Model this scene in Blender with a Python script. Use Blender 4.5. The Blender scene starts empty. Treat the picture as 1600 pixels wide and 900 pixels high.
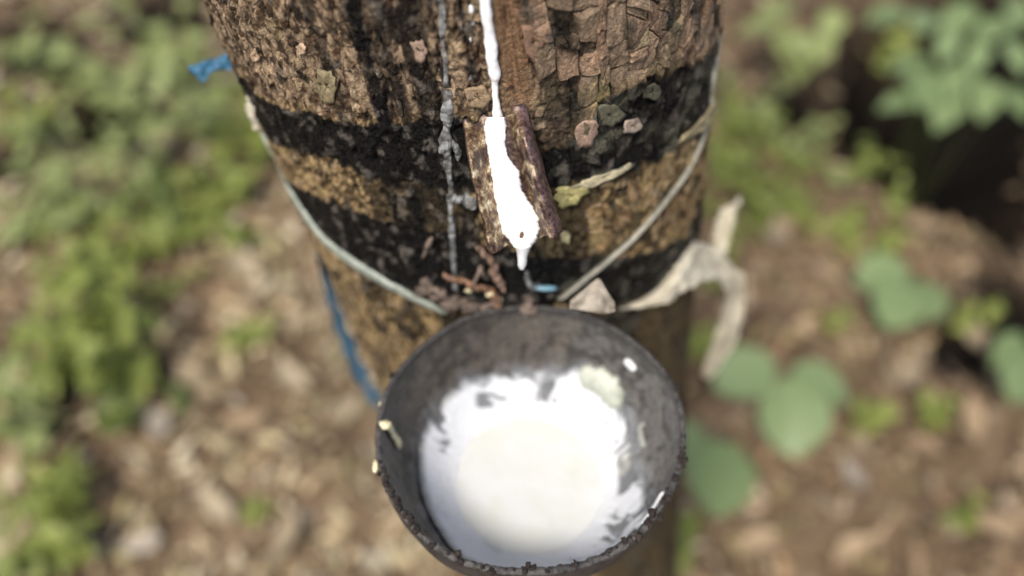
import bpy, math, random
import numpy as np
from mathutils import Vector

random.seed(7)
rng = np.random.default_rng(7)
SC = bpy.context.scene
PI = math.pi

# ------------------------------------------------------------------ camera, sky, sun, exposure
CAMZ = 1.15
PITCH = math.radians(52)
FPX = 1400.0
cam_d = bpy.data.cameras.new('camera')
cam = bpy.data.objects.new('camera', cam_d)
SC.collection.objects.link(cam)
cam.location = (0, 0, CAMZ)
cam.rotation_euler = (math.radians(90) - PITCH, 0, 0)
cam_d.sensor_width = 36
cam_d.lens = FPX / 1600 * 36
cam_d.clip_start = 0.01
cam_d.clip_end = 500
cam_d.dof.use_dof = True
cam_d.dof.focus_distance = 0.314
cam_d.dof.aperture_fstop = 3.2
SC.camera = cam

SUN_EL, SUN_AZ = math.radians(58), math.radians(-155)       # azimuth measured from +Y towards +X
W = bpy.data.worlds.new('World')
SC.world = W
W.use_nodes = True
wn = W.node_tree.nodes
sky = wn.new('ShaderNodeTexSky')
sky.sky_type = 'NISHITA'
sky.sun_disc = False
sky.sun_elevation = SUN_EL
sky.sun_rotation = SUN_AZ
sky.air_density = 1.0
sky.dust_density = 3.0
wn['Background'].inputs['Strength'].default_value = 0.115
W.node_tree.links.new(sky.outputs[0], wn['Background'].inputs['Color'])
sd = bpy.data.lights.new('sun', 'SUN')
sd.energy = 2.7
sd.angle = math.radians(14)
sd.color = (1.0, 0.945, 0.865)
sun = bpy.data.objects.new('sun', sd)
SC.collection.objects.link(sun)
sdir = Vector((math.sin(SUN_AZ) * math.cos(SUN_EL), math.cos(SUN_AZ) * math.cos(SUN_EL), math.sin(SUN_EL)))
sun.rotation_euler = sdir.to_track_quat('Z', 'Y').to_euler()
sun.location = (-2, -2, 4)
SC.view_settings.view_transform = 'Standard'
SC.view_settings.look = 'None'
SC.view_settings.exposure = 0.8
SC.view_settings.gamma = 1
SC.cycles.use_denoising = True
SC.cycles.max_bounces = 6

# ------------------------------------------------------------------ noise helpers
_P = rng.permutation(4096)
_G = rng.normal(size=(4096, 3)); _G /= np.linalg.norm(_G, axis=1)[:, None]
_J = rng.random((4096, 4))

def _h(ix, iy, iz):
    return _P[(_P[(_P[ix & 4095] + iy) & 4095] + iz) & 4095]

def perlin(x, y, z=None):
    x = np.asarray(x, float); y = np.asarray(y, float)
    z = np.zeros_like(x) if z is None else np.asarray(z, float) + np.zeros_like(x)
    ix, iy, iz = np.floor(x).astype(int), np.floor(y).astype(int), np.floor(z).astype(int)
    fx, fy, fz = x - ix, y - iy, z - iz
    u, v, w = [f * f * f * (f * (f * 6 - 15) + 10) for f in (fx, fy, fz)]
    r = 0
    for dx in (0, 1):
        for dy in (0, 1):
            for dz in (0, 1):
                g = _G[_h(ix + dx, iy + dy, iz + dz)]
                d = g[..., 0] * (fx - dx) + g[..., 1] * (fy - dy) + g[..., 2] * (fz - dz)
                r = r + d * (u if dx else 1 - u) * (v if dy else 1 - v) * (w if dz else 1 - w)
    return r * 1.6

def fbm(x, y, oct=4, seed=0.0, gain=.5):
    a, t, r, f = 1.0, 0, 0, 1.0
    for o in range(oct):
        r = r + a * perlin(x * f + seed * 3.7, y * f + seed * 1.3, seed * 0 + o * 17.31 + seed)
        t += a; a *= gain; f *= 2.03
    return r / t

def worley(x, y, jit=.9, seed=0):
    """F1, F2 and the id of the nearest cell"""
    ix, iy = np.floor(x).astype(int), np.floor(y).astype(int)
    f1 = np.full(x.shape, 9.0); f2 = np.full(x.shape, 9.0); idn = np.zeros(x.shape, int)
    for dx in (-1, 0, 1):
        for dy in (-1, 0, 1):
            h = _h(ix + dx, iy + dy, ix * 0 + seed)
            px = ix + dx + .5 + jit * (_J[h, 0] - .5)
            py = iy + dy + .5 + jit * (_J[h, 1] - .5)
            d = np.maximum(np.abs(px - x), np.abs(py - y)) * .5 + np.hypot(px - x, py - y) * .5
            n = d < f1
            f2 = np.where(n, f1, np.minimum(f2, d))
            idn = np.where(n, h, idn)
            f1 = np.where(n, d, f1)
    return f1, f2, idn

def sstep(a, b, x):
    t = np.clip((x - a) / (b - a), 0, 1)
    return t * t * (3 - 2 * t)

# ------------------------------------------------------------------ camera model (to find where things stand)
CP, SP = math.cos(PITCH), math.sin(PITCH)
O = np.array([0, 0, CAMZ])
FWD = np.array([0, CP, -SP]); UPV = np.array([0, SP, CP]); RT = np.array([1.0, 0, 0])

def ray(px, py):
    return FWD + RT * ((px - 800) / FPX) + UPV * (-(py - 450) / FPX)

def at_y(px, py, y):
    d = ray(px, py); return O + d * (y / d[1])

def at_z(px, py, z):
    d = ray(px, py); return O + d * ((z - CAMZ) / d[2])

GZ, GK = -.40, 1.3        # height of the forest floor; how much bigger it is laid out
def at_g(px, py, h):
    return at_z(px, py, h + GZ)

def at_depth(px, py, dep):
    return O + ray(px, py) * dep

# ------------------------------------------------------------------ trunk form
R0 = .108
def t_axis(z):
    dn = CAMZ - z
    x = .0037 + .115 * (np.clip(dn, -2, 2) - .418)
    return x, .350 + 0 * z
def t_rad(z):
    dn = CAMZ - z
    r = np.interp(dn, [-2, .0, .21, .34, .5, .8, 1.2, 1.4, 1.52, 1.6], [.098, .108, .1090, .1080, .1065, .110, .118, .126, .145, .17])
    return r

def trunk_hit(px, py):
    """(s, z) on the smooth trunk under a point of the photograph"""
    d = ray(px, py)
    t = np.linspace(.15, 1.3, 3000)
    P = O[None] + d[None] * t[:, None]
    ax, ay = t_axis(P[:, 2])
    q = np.hypot(P[:, 0] - ax, P[:, 1] - ay) - t_rad(P[:, 2])
    k = np.where(q < 0)[0]
    i = k[0] if len(k) else int(np.argmin(q))
    th = math.atan2(P[i, 0] - ax[i], -(P[i, 1] - ay[i]))
    return R0 * th, P[i, 2]

def trunk_pt(s, z, off=0.0):
    s = np.asarray(s, float); z = np.asarray(z, float)
    th = s / R0
    ax, ay = t_axis(z); r = t_rad(z) + off
    return np.stack([ax + r * np.sin(th), ay - r * np.cos(th), z + 0 * s], -1)

def poly_sz(pts):
    a = np.array([trunk_hit(*p[:2]) for p in pts]); o = np.argsort(a[:, 0])
    return a[o, 0], a[o, 1]

def curve_fn(pts, rise=0.0):
    S, Z = poly_sz(pts)
    return lambda s: np.interp(s, S, Z) + rise * np.maximum(0, S[0] + .004 - s)

band1_top = curve_fn([(352, 95), (400, 145), (480, 175), (560, 190), (640, 188), (700, 180), (740, 185), (790, 215), (850, 238), (880, 232), (915, 200), (935, 150), (1000, 122), (1060, 105), (1108, 80)], 1.6)
band1_bot = curve_fn([(392, 190), (430, 226), (500, 240), (560, 272), (640, 292), (720, 296), (800, 300), (870, 296), (980, 272), (1050, 240), (1102, 190)])
band2_top = curve_fn([(447, 275), (520, 312), (580, 340), (640, 352), (720, 370), (800, 392), (860, 402), (950, 404), (1020, 392), (1078, 362)])
band2_bot = curve_fn([(470, 345), (520, 392), (600, 440), (700, 482), (800, 492), (880, 478), (960, 482), (1060, 432), (1074, 420)])
S_GR, Z_GR = poly_sz([(800, 0), (805, 175)])
s_groove = float(S_GR.mean())
streaks = []    # dark runs of old paint and latex: s, half width, z top, z bottom, strength
for (x, y0, y1, w, k) in [(560, -80, 480, 9, .8), (590, -80, 180, 7, .7), (618, -80, 470, 13, 1.0), (650, 20, 470, 10, .9),
                          (672, -80, 200, 8, .8), (690, 0, 480, 17, .9), (735, -80, 180, 6, 1.0), (470, -80, 60, 4, .6),
                          (900, -60, 110, 5, .5), (725, 180, 470, 14, .9), (640, 280, 470, 22, 1.0), (578, 380, 470, 22, .7),
                          (600, 280, 360, 8, .8), (660, 270, 400, 12, .95), (560, 265, 330, 4, .7), (680, 180, 400, 7, .9), (700, 300, 480, 12, .9), (840, 380, 480, 24, .8), (740, 330, 480, 10, .8)]:
    ym = (max(y0, 0) + y1) / 2
    a = trunk_hit(x, y0); b = trunk_hit(x, y1); m = trunk_hit(x, ym); m2 = trunk_hit(x + w, ym)
    streaks.append((m[0], abs(m2[0] - m[0]), a[1], b[1], k))

trunk_hit_s = (trunk_hit(540, 60)[0], trunk_hit(610, 60)[0]); lat_s = trunk_hit(722, 240)[0]
DCR = .0082     # bark plate pitch
def cell_xy(s, z):
    wob = perlin(s * 60, z * 45, 3.3) * .25
    return s / (DCR * .95) + wob, z / (DCR * 1.15) + perlin(s * 60, z * 60, 9.1) * .3

def zone_plates(s, z):
    """1 where the bark is cracked in blocks (right of the tapping groove)"""
    return sstep(s_groove + .006, s_groove + .011, s + perlin(s * 90, z * 70, 5) * .004) * sstep(.172, .150, s)

def disp(s, z):
    s = np.asarray(s, float); z = np.asarray(z, float)
    big = fbm(s * 16, z * 9, 3, 1.0) * .0026
    zp = zone_plates(s, z)
    # left: scaly, upright grain
    wx = s + perlin(s * 120, z * 60, 2) * .0022
    r1 = 1 - np.abs(fbm(wx * 230, z * 85, 4, 4.0, .6)) * 2.6
    f1, f2, _ = worley(s * 260 + perlin(s * 200, z * 200, 1) * .6, z * 150, .95, 11)
    rough = r1 * .0008 + (np.clip((f2 - f1) * 3, 0, 1) - 1) * .0007 + fbm(s * 700, z * 500, 3, 8, .65) * .0007
    fis = np.clip(np.abs(fbm(wx * 95, z * 22, 3, 6.0)) * 9, 0, 1)     # long upright fissures
    rough = rough + (fis - 1) * .0019
    blk = -.0009 + fbm(s * 300, z * 260, 5, 2, .65) * .0016 + rough * .5
    lum = sstep(.004, -.004, z - band1_top(s)) * (1 - zp)
    rough = rough + lum * (fbm(s * 110, z * 120, 4, 70.0, .55) * .0026)
    # groove of the tapping channel
    gr = np.exp(-((s - s_groove - (z - Z_GR.mean()) * .0) / .0054) ** 2) * sstep(Z_GR.min() - .004, Z_GR.min() + .01, z)
    d = big + (rough * (1 - zp) + blk * zp) * (1 - gr * .85) - gr * .0022 + gr * fbm(s * 900, z * 40, 3, 3) * .0004
    return d

def dark_mask(s, z):
    n = fbm(s * 130, z * 110, 5, 7.0, .6)
    n2 = fbm(s * 420, z * 420, 3, 9.0, .6)
    e = n * .0040 + n2 * .0016
    b1 = np.minimum(band1_top(s) - z, z - band1_bot(s)) + e
    b2 = np.minimum(band2_top(s) - z, z - band2_bot(s)) + e * .9
    m = np.maximum(sstep(-.0006, .0010, b1), sstep(-.0006, .0010, b2))
    for (sc, hw, zt, zb, k) in streaks:
        dd = hw - np.abs(s - sc + perlin(z * 40, sc * 900 + 0 * z, 1) * hw * .5) + e * .38
        gate = sstep(zb - .004, zb + .004, z + n * .01) * sstep(zt + .004, zt - .004, z)
        m = np.maximum(m, sstep(-.0008, .0012, dd) * gate * k * np.clip(1.0 + n * .8, 0, 1))
    # the dark, drip-soaked side left of the spout
    cl = sstep(trunk_hit_s[0], trunk_hit_s[1], s) * sstep(s_groove - .004, s_groove - .012, s)
    lowc = sstep(.0, -.012, z - band1_top(s))
    m = np.maximum(m, cl * sstep(.10 - .26 * lowc, .24 - .26 * lowc, fbm(s * 170, z * 42, 4, 15.0, .6) + n2 * .15) * .93)
    m = np.maximum(m, sstep(.002, -.003, np.abs(s - lat_s) - .011) * sstep(.0, -.01, z - band1_top(s)) * sstep(band1_bot(s) - .004, band1_bot(s) + .006, z))
    # blotches below the second band
    low = sstep(.002, -.006, z - band2_bot(s))
    bl = sstep(.03, .22, fbm(s * 45, z * 30, 4, 12.0, .55) + n2 * .12)
    m = np.maximum(m, low * bl * .93)
    up = sstep(0, .01, z - band1_top(s))
    bl2 = sstep(.16, .34, fbm(s * 75, z * 45, 4, 22.0, .6) + n2 * .1)
    m = np.maximum(m, up * bl2 * .85)
    # tan stripe between the bands keeps only small spots
    sp = sstep(.24, .36, fbm(s * 190, z * 150, 3, 31.0, .6))
    m = np.maximum(m, sp * .85)
    return np.clip(m, 0, 1)

def lerp(a, b, t):
    return a + (b - a) * t[..., None]

def pigment(s, z, tint=None):
    """colour of bark, old paint and runs, gloss highlights included; alpha = paint"""
    s = np.asarray(s, float); z = np.asarray(z, float)
    A = lambda *c: np.array(c)[None] * np.ones(s.shape + (1,))
    n1 = fbm(s * 60, z * 40, 4, 40.0) ; n2 = fbm(s * 330, z * 240, 4, 41.0, .6); n3 = fbm(s * 900, z * 700, 2, 42.0)
    up = sstep(-.002, .006, z - band1_top(s))
    c = lerp(A(.34, .24, .11), A(.28, .20, .125), up)
    c = lerp(c, A(.40, .305, .205), sstep(.05, .4, n2))
    c = lerp(c, A(.07, .040, .022), sstep(.0, -.34, n2 + n1 * .5))
    zp = zone_plates(s, z)
    c = lerp(c, A(.27, .195, .13), zp * up * .75)
    c = lerp(c, A(.20, .17, .08), sstep(.2, .5, fbm(s * 38, z * 30, 3, 44.0)) * .4)      # moss-olive tinge
    gr = np.exp(-((s - s_groove) / .0056) ** 4) * sstep(Z_GR.min() - .004, Z_GR.min() + .006, z)
    c = lerp(c, A(.20, .115, .062) * (1 + .9 * fbm(s * 1100, z * 40, 3, 5.5)[..., None]), gr * .9)
    c = c * (1 + .35 * n3[..., None])
    dk = sstep(.10, .02, np.abs(fbm(s * 120 + perlin(s * 200, z * 90, 4) * .3, z * 38, 4, 16.0, .55))) * (1 - gr) * (1 - zp * .6)
    c = lerp(c, A(.020, .011, .007), dk * sstep(-.25, .15, n1 + .2) * .9)
    if tint is not None:
        c = c * tint
    else:
        c = c * (1 - .66 * zp * (1 - gr))[..., None]
    m = dark_mask(s, z) * (1 - gr * .8)
    pc = A(.0045, .0038, .0034)
    pc = lerp(pc, A(.12, .105, .088), sstep(.10, .30, fbm(s * 150, z * 110, 4, 50.0, .6)) * .75)  # grey lumps of the bands, with their gloss highlights painted in
    pc = lerp(pc, A(.13, .125, .09), zp * sstep(-.02, .3, fbm(s * 40, z * 70, 3, 51.0)) * .6)
    if tint is not None: pc = pc * np.mean(tint) ** 1.5
    c = lerp(c, pc, m)
    return np.concatenate([np.clip(c, .003, .9), m[..., None]], -1)

# ------------------------------------------------------------------ mesh helpers
def mesh_np(name, V, F, col=None, smooth=True):
    V = np.asarray(V, np.float32).reshape(-1, 3); F = np.asarray(F, np.int32)
    me = bpy.data.meshes.new(name)
    me.vertices.add(len(V)); me.vertices.foreach_set('co', V.ravel())
    k = F.shape[1]
    me.loops.add(F.size); me.loops.foreach_set('vertex_index', F.ravel())
    me.polygons.add(len(F)); me.polygons.foreach_set('loop_start', np.arange(0, F.size, k, dtype=np.int32))
    me.polygons.foreach_set('loop_total', np.full(len(F), k, np.int32))
    me.polygons.foreach_set('use_smooth', np.full(len(F), smooth))
    if col is not None:
        a = me.color_attributes.new('pigment', 'FLOAT_COLOR', 'POINT')
        a.data.foreach_set('color', np.asarray(col, np.float32).ravel())
    me.update(calc_edges=True); me.validate()
    return me

def grid_faces(nu, nv, wrap_u=False, flip=False):
    iu = np.arange(nu if wrap_u else nu - 1); iv = np.arange(nv - 1)
    a, b = np.meshgrid(iu, iv, indexing='ij')
    a2 = (a + 1) % nu
    f = np.stack([a * nv + b, a2 * nv + b, a2 * nv + b + 1, a * nv + b + 1], -1).reshape(-1, 4)
    return f[:, ::-1] if flip else f

def link(name, me, mat=None, parent=None):
    o = bpy.data.objects.new(name, me); SC.collection.objects.link(o)
    if mat and me is not None and not me.materials: me.materials.append(mat)
    if parent: o.parent = parent
    return o

def tag(o, label=None, cat=None, group=None, kind=None):
    if label: o['label'] = label
    if cat: o['category'] = cat
    if group: o['group'] = group
    if kind: o['kind'] = kind
    return o

def empty(name, loc, label, cat, group=None):
    o = bpy.data.objects.new(name, None); SC.collection.objects.link(o)
    o.location = loc; o.empty_display_size = .02
    return tag(o, label, cat, group)

def mesh_any(name, V, F, smooth=True):
    me = bpy.data.meshes.new(name); me.from_pydata([tuple(v) for v in V], [], F)
    me.polygons.foreach_set('use_smooth', [smooth] * len(me.polygons)); me.update()
    return me

# ------------------------------------------------------------------ materials
def new_mat(name):
    m = bpy.data.materials.new(name); m.use_nodes = True
    nt = m.node_tree; b = nt.nodes['Principled BSDF']
    return m, nt, b

def N(nt, t, **kw):
    n = nt.nodes.new(t)
    for k, v in kw.items():
        if k in n.inputs: n.inputs[k].default_value = v
        else: setattr(n, k, v)
    return n

def noise_bump(nt, b, scale, strength, dist=.001, detail=6, coord='Object'):
    tc = N(nt, 'ShaderNodeTexCoord'); nz = N(nt, 'ShaderNodeTexNoise', Scale=scale, Detail=detail, Roughness=.65)
    nt.links.new(tc.outputs[coord], nz.inputs['Vector'])
    bp = N(nt, 'ShaderNodeBump', Strength=strength, Distance=dist)
    nt.links.new(nz.outputs['Fac'], bp.inputs['Height']); nt.links.new(bp.outputs[0], b.inputs['Normal'])
    return nz, tc

def pigment_mat(name, rough_bare, rough_paint, scale=600, strength=.6, dist=.0008, var=.5, spec=.4):
    m, nt, b = new_mat(name)
    at = N(nt, 'ShaderNodeAttribute', attribute_name='pigment')
    nz, tc = noise_bump(nt, b, scale, strength, dist)
    nz2 = N(nt, 'ShaderNodeTexNoise', Scale=scale * 1.7, Detail=5.0, Roughness=.7)
    nt.links.new(tc.outputs['Object'], nz2.inputs['Vector'])
    mr = N(nt, 'ShaderNodeMapRange'); mr.inputs['From Min'].default_value = .3; mr.inputs['From Max'].default_value = .7
    mr.inputs['To Min'].default_value = 1 - var; mr.inputs['To Max'].default_value = 1 + var
    nt.links.new(nz2.outputs['Fac'], mr.inputs['Value'])
    mx = N(nt, 'ShaderNodeVectorMath', operation='SCALE')
    nt.links.new(at.outputs['Color'], mx.inputs[0]); nt.links.new(mr.outputs[0], mx.inputs['Scale'])
    nt.links.new(mx.outputs[0], b.inputs['Base Color'])
    rr = N(nt, 'ShaderNodeMapRange'); rr.inputs['To Min'].default_value = rough_bare; rr.inputs['To Max'].default_value = rough_paint
    nt.links.new(at.outputs['Alpha'], rr.inputs['Value']); nt.links.new(rr.outputs[0], b.inputs['Roughness'])
    b.inputs['Specular IOR Level'].default_value = spec
    return m

def plain_mat(name, col, rough=.6, scale=300, strength=.3, dist=.001, var=.25, trans=0.0, metal=0, sss=0, coat=0, col2=None, cscale=None):
    m, nt, b = new_mat(name)
    nz, tc = noise_bump(nt, b, scale, strength, dist)
    n2 = N(nt, 'ShaderNodeTexNoise', Scale=cscale or scale * .4, Detail=6.0, Roughness=.65)
    nt.links.new(tc.outputs['Object'], n2.inputs['Vector'])
    cr = N(nt, 'ShaderNodeValToRGB')
    c2 = col2 or tuple(c * (1 - var) for c in col)
    cr.color_ramp.elements[0].position = .36; cr.color_ramp.elements[1].position = .62
    cr.color_ramp.elements[0].color = (*c2, 1); cr.color_ramp.elements[1].color = (*col, 1)
    nt.links.new(n2.outputs['Fac'], cr.inputs[0]); nt.links.new(cr.outputs[0], b.inputs['Base Color'])
    b.inputs['Roughness'].default_value = rough; b.inputs['Metallic'].default_value = metal
    if sss:
        b.inputs['Subsurface Weight'].default_value = sss; b.inputs['Subsurface Radius'].default_value = (.9, .7, .55)
        b.inputs['Subsurface Scale'].default_value = .002
    b.inputs['Coat Weight'].default_value = coat
    if trans:
        tr = N(nt, 'ShaderNodeBsdfTranslucent'); nt.links.new(cr.outputs[0], tr.inputs['Color'])
        ms = N(nt, 'ShaderNodeMixShader', Fac=trans)
        nt.links.new(b.outputs[0], ms.inputs[1]); nt.links.new(tr.outputs[0], ms.inputs[2])
        nt.links.new(ms.outputs[0], nt.nodes['Material Output'].inputs['Surface'])
    return m

def leaf_mat(name, col, col2, rough=.42, trans=.35, var=.35):
    """leaf: colour varies per leaf (object random), veins and blotches by noise"""
    m, nt, b = new_mat(name)
    oi = N(nt, 'ShaderNodeObjectInfo'); tc = N(nt, 'ShaderNodeTexCoord')
    nz = N(nt, 'ShaderNodeTexNoise', Scale=5.0, Detail=5.0)
    nt.links.new(tc.outputs['Object'], nz.inputs['Vector'])
    ad = N(nt, 'ShaderNodeMath', operation='MULTIPLY_ADD'); ad.inputs[1].default_value = .45
    nt.links.new(nz.outputs['Fac'], ad.inputs[0])
    sb = N(nt, 'ShaderNodeMath', operation='MULTIPLY'); sb.inputs[1].default_value = .75
    nt.links.new(oi.outputs['Random'], sb.inputs[0]); nt.links.new(sb.outputs[0], ad.inputs[2])
    cr = N(nt, 'ShaderNodeValToRGB')
    cr.color_ramp.elements[0].position = .15; cr.color_ramp.elements[1].position = .95
    cr.color_ramp.elements[0].color = (*col, 1); cr.color_ramp.elements[1].color = (*col2, 1)
    nt.links.new(ad.outputs[0], cr.inputs[0]); nt.links.new(cr.outputs[0], b.inputs['Base Color'])
    b.inputs['Roughness'].default_value = rough
    b.inputs['Specular IOR Level'].default_value = .3
    tr = N(nt, 'ShaderNodeBsdfTranslucent'); nt.links.new(cr.outputs[0], tr.inputs['Color'])
    ms = N(nt, 'ShaderNodeMixShader', Fac=trans)
    nt.links.new(b.outputs[0], ms.inputs[1]); nt.links.new(tr.outputs[0], ms.inputs[2])
    nt.links.new(ms.outputs[0], nt.nodes['Material Output'].inputs['Surface'])
    return m

M = {}
M['bark'] = pigment_mat('bark', .80, .29, 620, 1.0, .0024, .5, .18)
M['cup_in'] = pigment_mat('cup_inside', .62, .32, 160, .5, .0016, .3, .32)
M['litter'] = pigment_mat('leaf_litter', .75, .75, 90, .4, .002, .3, .3)
M['latex'] = plain_mat('fresh_latex', (.84, .835, .83), .22, 120, .08, .0008, .02, sss=.3, coat=.3)
M['latex_film'] = pigment_mat('latex_film', .35, .3, 240, .35, .0008, .05, .5)
M['latex_old'] = plain_mat('dried_latex', (.26, .265, .26), .3, 500, .7, .001, 0, col2=(.030, .026, .020), cscale=230, trans=.1)
M['latex_clot'] = plain_mat('clotted_latex', (.75, .66, .40), .4, 500, .4, .001, .3, sss=.2)
M['cord'] = plain_mat('weathered_plastic_cord', (.34, .37, .31), .45, 500, .4, .0006, 0, col2=(.20, .23, .19), cscale=160, trans=.1)
M['cord_thin'] = plain_mat('weathered_wire', (.26, .245, .19), .5, 600, .4, .0006, 0, col2=(.14, .13, .10), cscale=200)
M['film'] = plain_mat('plastic_film', (.90, .84, .68), .35, 260, .6, .002, 0, col2=(.64, .58, .44), cscale=60, trans=.42)
M['grey_film'] = plain_mat('grey_latex_film', (.34, .35, .32), .35, 300, .3, .001, .4)
M['film_dull'] = plain_mat('dull_plastic', (.36, .31, .24), .4, 260, .6, .0015, 0, col2=(.20, .17, .13), cscale=110, trans=.2)
M['blue'] = plain_mat('blue_plastic', (.05, .155, .245), .4, 200, .3, .001, 0, col2=(.03, .11, .20), cscale=90, trans=.2)
M['cup_out'] = plain_mat('cup_outside', (.05, .042, .04), .6, 300, .8, .002, .6)
M['rim'] = plain_mat('cup_rim', (.075, .068, .060), .45, 420, .9, .0015, 0, col2=(.012, .010, .010), cscale=260)
M['dirt'] = plain_mat('dirt_crumbs', (.03, .018, .012), .8, 600, .9, .002, .6)
M['flake'] = pigment_mat('bark_flakes', .8, .45, 600, .7, .0009, .4, .35)
M['stem'] = plain_mat('stem', (.14, .16, .05), .6, 200, .4, .001, .4)
M['twig'] = plain_mat('twig', (.16, .11, .075), .8, 150, .8, .002, .5)
M['leaf_jade'] = leaf_mat('leaf_jade', (.14, .192, .078), (.195, .26, .115), .42, .25)
M['leaf_pale'] = leaf_mat('leaf_pale', (.16, .185, .06), (.29, .335, .13), .45, .3)
M['leaf_lime'] = leaf_mat('leaf_lime', (.12, .15, .030), (.27, .31, .075), .5, .35)
M['leaf_deep'] = leaf_mat('leaf_deep', (.06, .085, .025), (.13, .17, .045), .45, .3)
M['dry_pale'] = leaf_mat('dry_leaf_pale', (.26, .20, .125), (.38, .31, .205), .7, .2)
M['dry_tan'] = leaf_mat('dry_leaf_tan', (.22, .145, .08), (.36, .265, .16), .7, .2)
M['dry_grey'] = leaf_mat('dry_leaf_grey', (.24, .20, .15), (.36, .315, .25), .7, .2)

def metal_mat():
    m, nt, b = new_mat('rusted_tin')
    nz, tc = noise_bump(nt, b, 300, .45, .0010)
    n2 = N(nt, 'ShaderNodeTexNoise', Scale=230.0, Detail=7.0, Roughness=.7)
    nt.links.new(tc.outputs['Object'], n2.inputs['Vector'])
    cr = N(nt, 'ShaderNodeValToRGB')
    e = cr.color_ramp.elements
    e[0].position = .36; e[0].color = (.035, .018, .014, 1)
    e[1].position = .66; e[1].color = (.74, .67, .52, 1)
    for p, c in ((.44, (.06, .034, .024, 1)), (.52, (.17, .105, .055, 1)), (.59, (.42, .33, .20, 1))):
        x = e.new(p); x.color = c
    nt.links.new(n2.outputs['Fac'], cr.inputs[0])
    at = N(nt, 'ShaderNodeAttribute', attribute_name='pigment')
    mx = N(nt, 'ShaderNodeMix', data_type='RGBA')
    nt.links.new(at.outputs['Alpha'], mx.inputs[0]); nt.links.new(cr.outputs[0], mx.inputs[6]); 
    n3 = N(nt, 'ShaderNodeTexNoise', Scale=520.0, Detail=6.0, Roughness=.7)
    nt.links.new(tc.outputs['Object'], n3.inputs['Vector'])
    mr = N(nt, 'ShaderNodeMapRange'); mr.inputs['From Min'].default_value = .38; mr.inputs['From Max'].default_value = .66
    mr.inputs['To Min'].default_value = .25; mr.inputs['To Max'].default_value = 2.6
    nt.links.new(n3.outputs['Fac'], mr.inputs['Value'])
    vm = N(nt, 'ShaderNodeVectorMath', operation='SCALE'); nt.links.new(at.outputs['Color'], vm.inputs[0]); nt.links.new(mr.outputs[0], vm.inputs['Scale'])
    nt.links.new(vm.outputs[0], mx.inputs[7])
    nt.links.new(mx.outputs[2], b.inputs['Base Color'])
    b.inputs['Metallic'].default_value = .45; b.inputs['Roughness'].default_value = .36
    return m
M['tin'] = metal_mat()

def soil_mat():
    m, nt, b = new_mat('soil')
    nz, tc = noise_bump(nt, b, 60, .9, .01, 8)
    n2 = N(nt, 'ShaderNodeTexNoise', Scale=7.0, Detail=8.0, Roughness=.65)
    nt.links.new(tc.outputs['Object'], n2.inputs['Vector'])
    cr = N(nt, 'ShaderNodeValToRGB'); e = cr.color_ramp.elements
    e[0].position = .3; e[0].color = (.035, .024, .015, 1); e[1].position = .7; e[1].color = (.22, .155, .095, 1)
    x = e.new(.5); x.color = (.13, .088, .053, 1)
    nt.links.new(n2.outputs['Fac'], cr.inputs[0])
    at = N(nt, 'ShaderNodeAttribute', attribute_name='pigment')
    mx = N(nt, 'ShaderNodeMix', data_type='RGBA')
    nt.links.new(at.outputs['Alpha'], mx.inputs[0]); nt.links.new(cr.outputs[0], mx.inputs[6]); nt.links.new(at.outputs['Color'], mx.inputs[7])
    nt.links.new(mx.outputs[2], b.inputs['Base Color']); b.inputs['Roughness'].default_value = .9; b.inputs['Specular IOR Level'].default_value = .1
    return m
M['soil'] = soil_mat()

# ------------------------------------------------------------------ ground
SHADE_PIT = [(at_g(1390, 190, 0), .12, .26), (at_g(1485, 208, 0), .16, .40), (at_g(1590, 232, 0), .19, .44), (at_g(1350, 160, 0), .10, .14), (at_g(1540, 95, 0), .24, .30), (at_g(1440, 60, 0), .16, .2), (at_g(1600, 20, 0), .2, .2),
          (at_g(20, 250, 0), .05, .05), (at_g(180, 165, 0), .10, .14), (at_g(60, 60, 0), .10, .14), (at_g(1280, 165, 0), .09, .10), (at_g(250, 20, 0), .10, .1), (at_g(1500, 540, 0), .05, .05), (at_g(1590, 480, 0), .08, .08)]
SHADE_PIT = [(c, r * GK, d * GK) for c, r, d in SHADE_PIT]  # pits added to the ground so the shade under plants goes black
def ground_h(x, y):
    h = fbm(x * 1.3, y * 1.3, 4, 60.0) * .05 + fbm(x * 9, y * 9, 3, 61.0) * .012
    h = h + GZ + .05 * np.exp(-(((x - .05) ** 2 + (y - .35) ** 2) / .09))
    for c, r, dpt in SHADE_PIT:
        h = h - dpt * np.exp(-(((x - c[0]) ** 2 + (y - c[1]) ** 2) / r ** 2) ** 1.5)
    return h

def spread(lo, hi, a, b, step, far_n=26):
    mid = np.arange(a, b, step)
    left = a - (a - lo) * (np.linspace(1, 0, far_n, endpoint=False) ** 3)
    right = b + (hi - b) * (np.linspace(0, 1, far_n) ** 3)
    return np.unique(np.concatenate([left, mid, right]))
gx = spread(-60, 60, -3.0, 3.0, .028); gy = spread(-60, 60, -1.2, 4.2, .028)
GX, GY = np.meshgrid(gx, gy, indexing='ij')
GH = ground_h(GX, GY)
pit_shade = 0
for c, r, dpt in SHADE_PIT:
    pit_shade = np.maximum(pit_shade, np.exp(-(((GX - c[0]) ** 2 + (GY - c[1]) ** 2) / (r * 1.35) ** 2) ** 3))
gc = np.concatenate([np.ones(GX.shape + (3,)) * np.array([.005, .0038, .0028]), pit_shade[..., None]], -1)  # near-black painted into the soil colour as shade
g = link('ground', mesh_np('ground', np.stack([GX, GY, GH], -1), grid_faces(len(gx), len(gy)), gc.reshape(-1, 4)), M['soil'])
tag(g, kind='structure')

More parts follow.
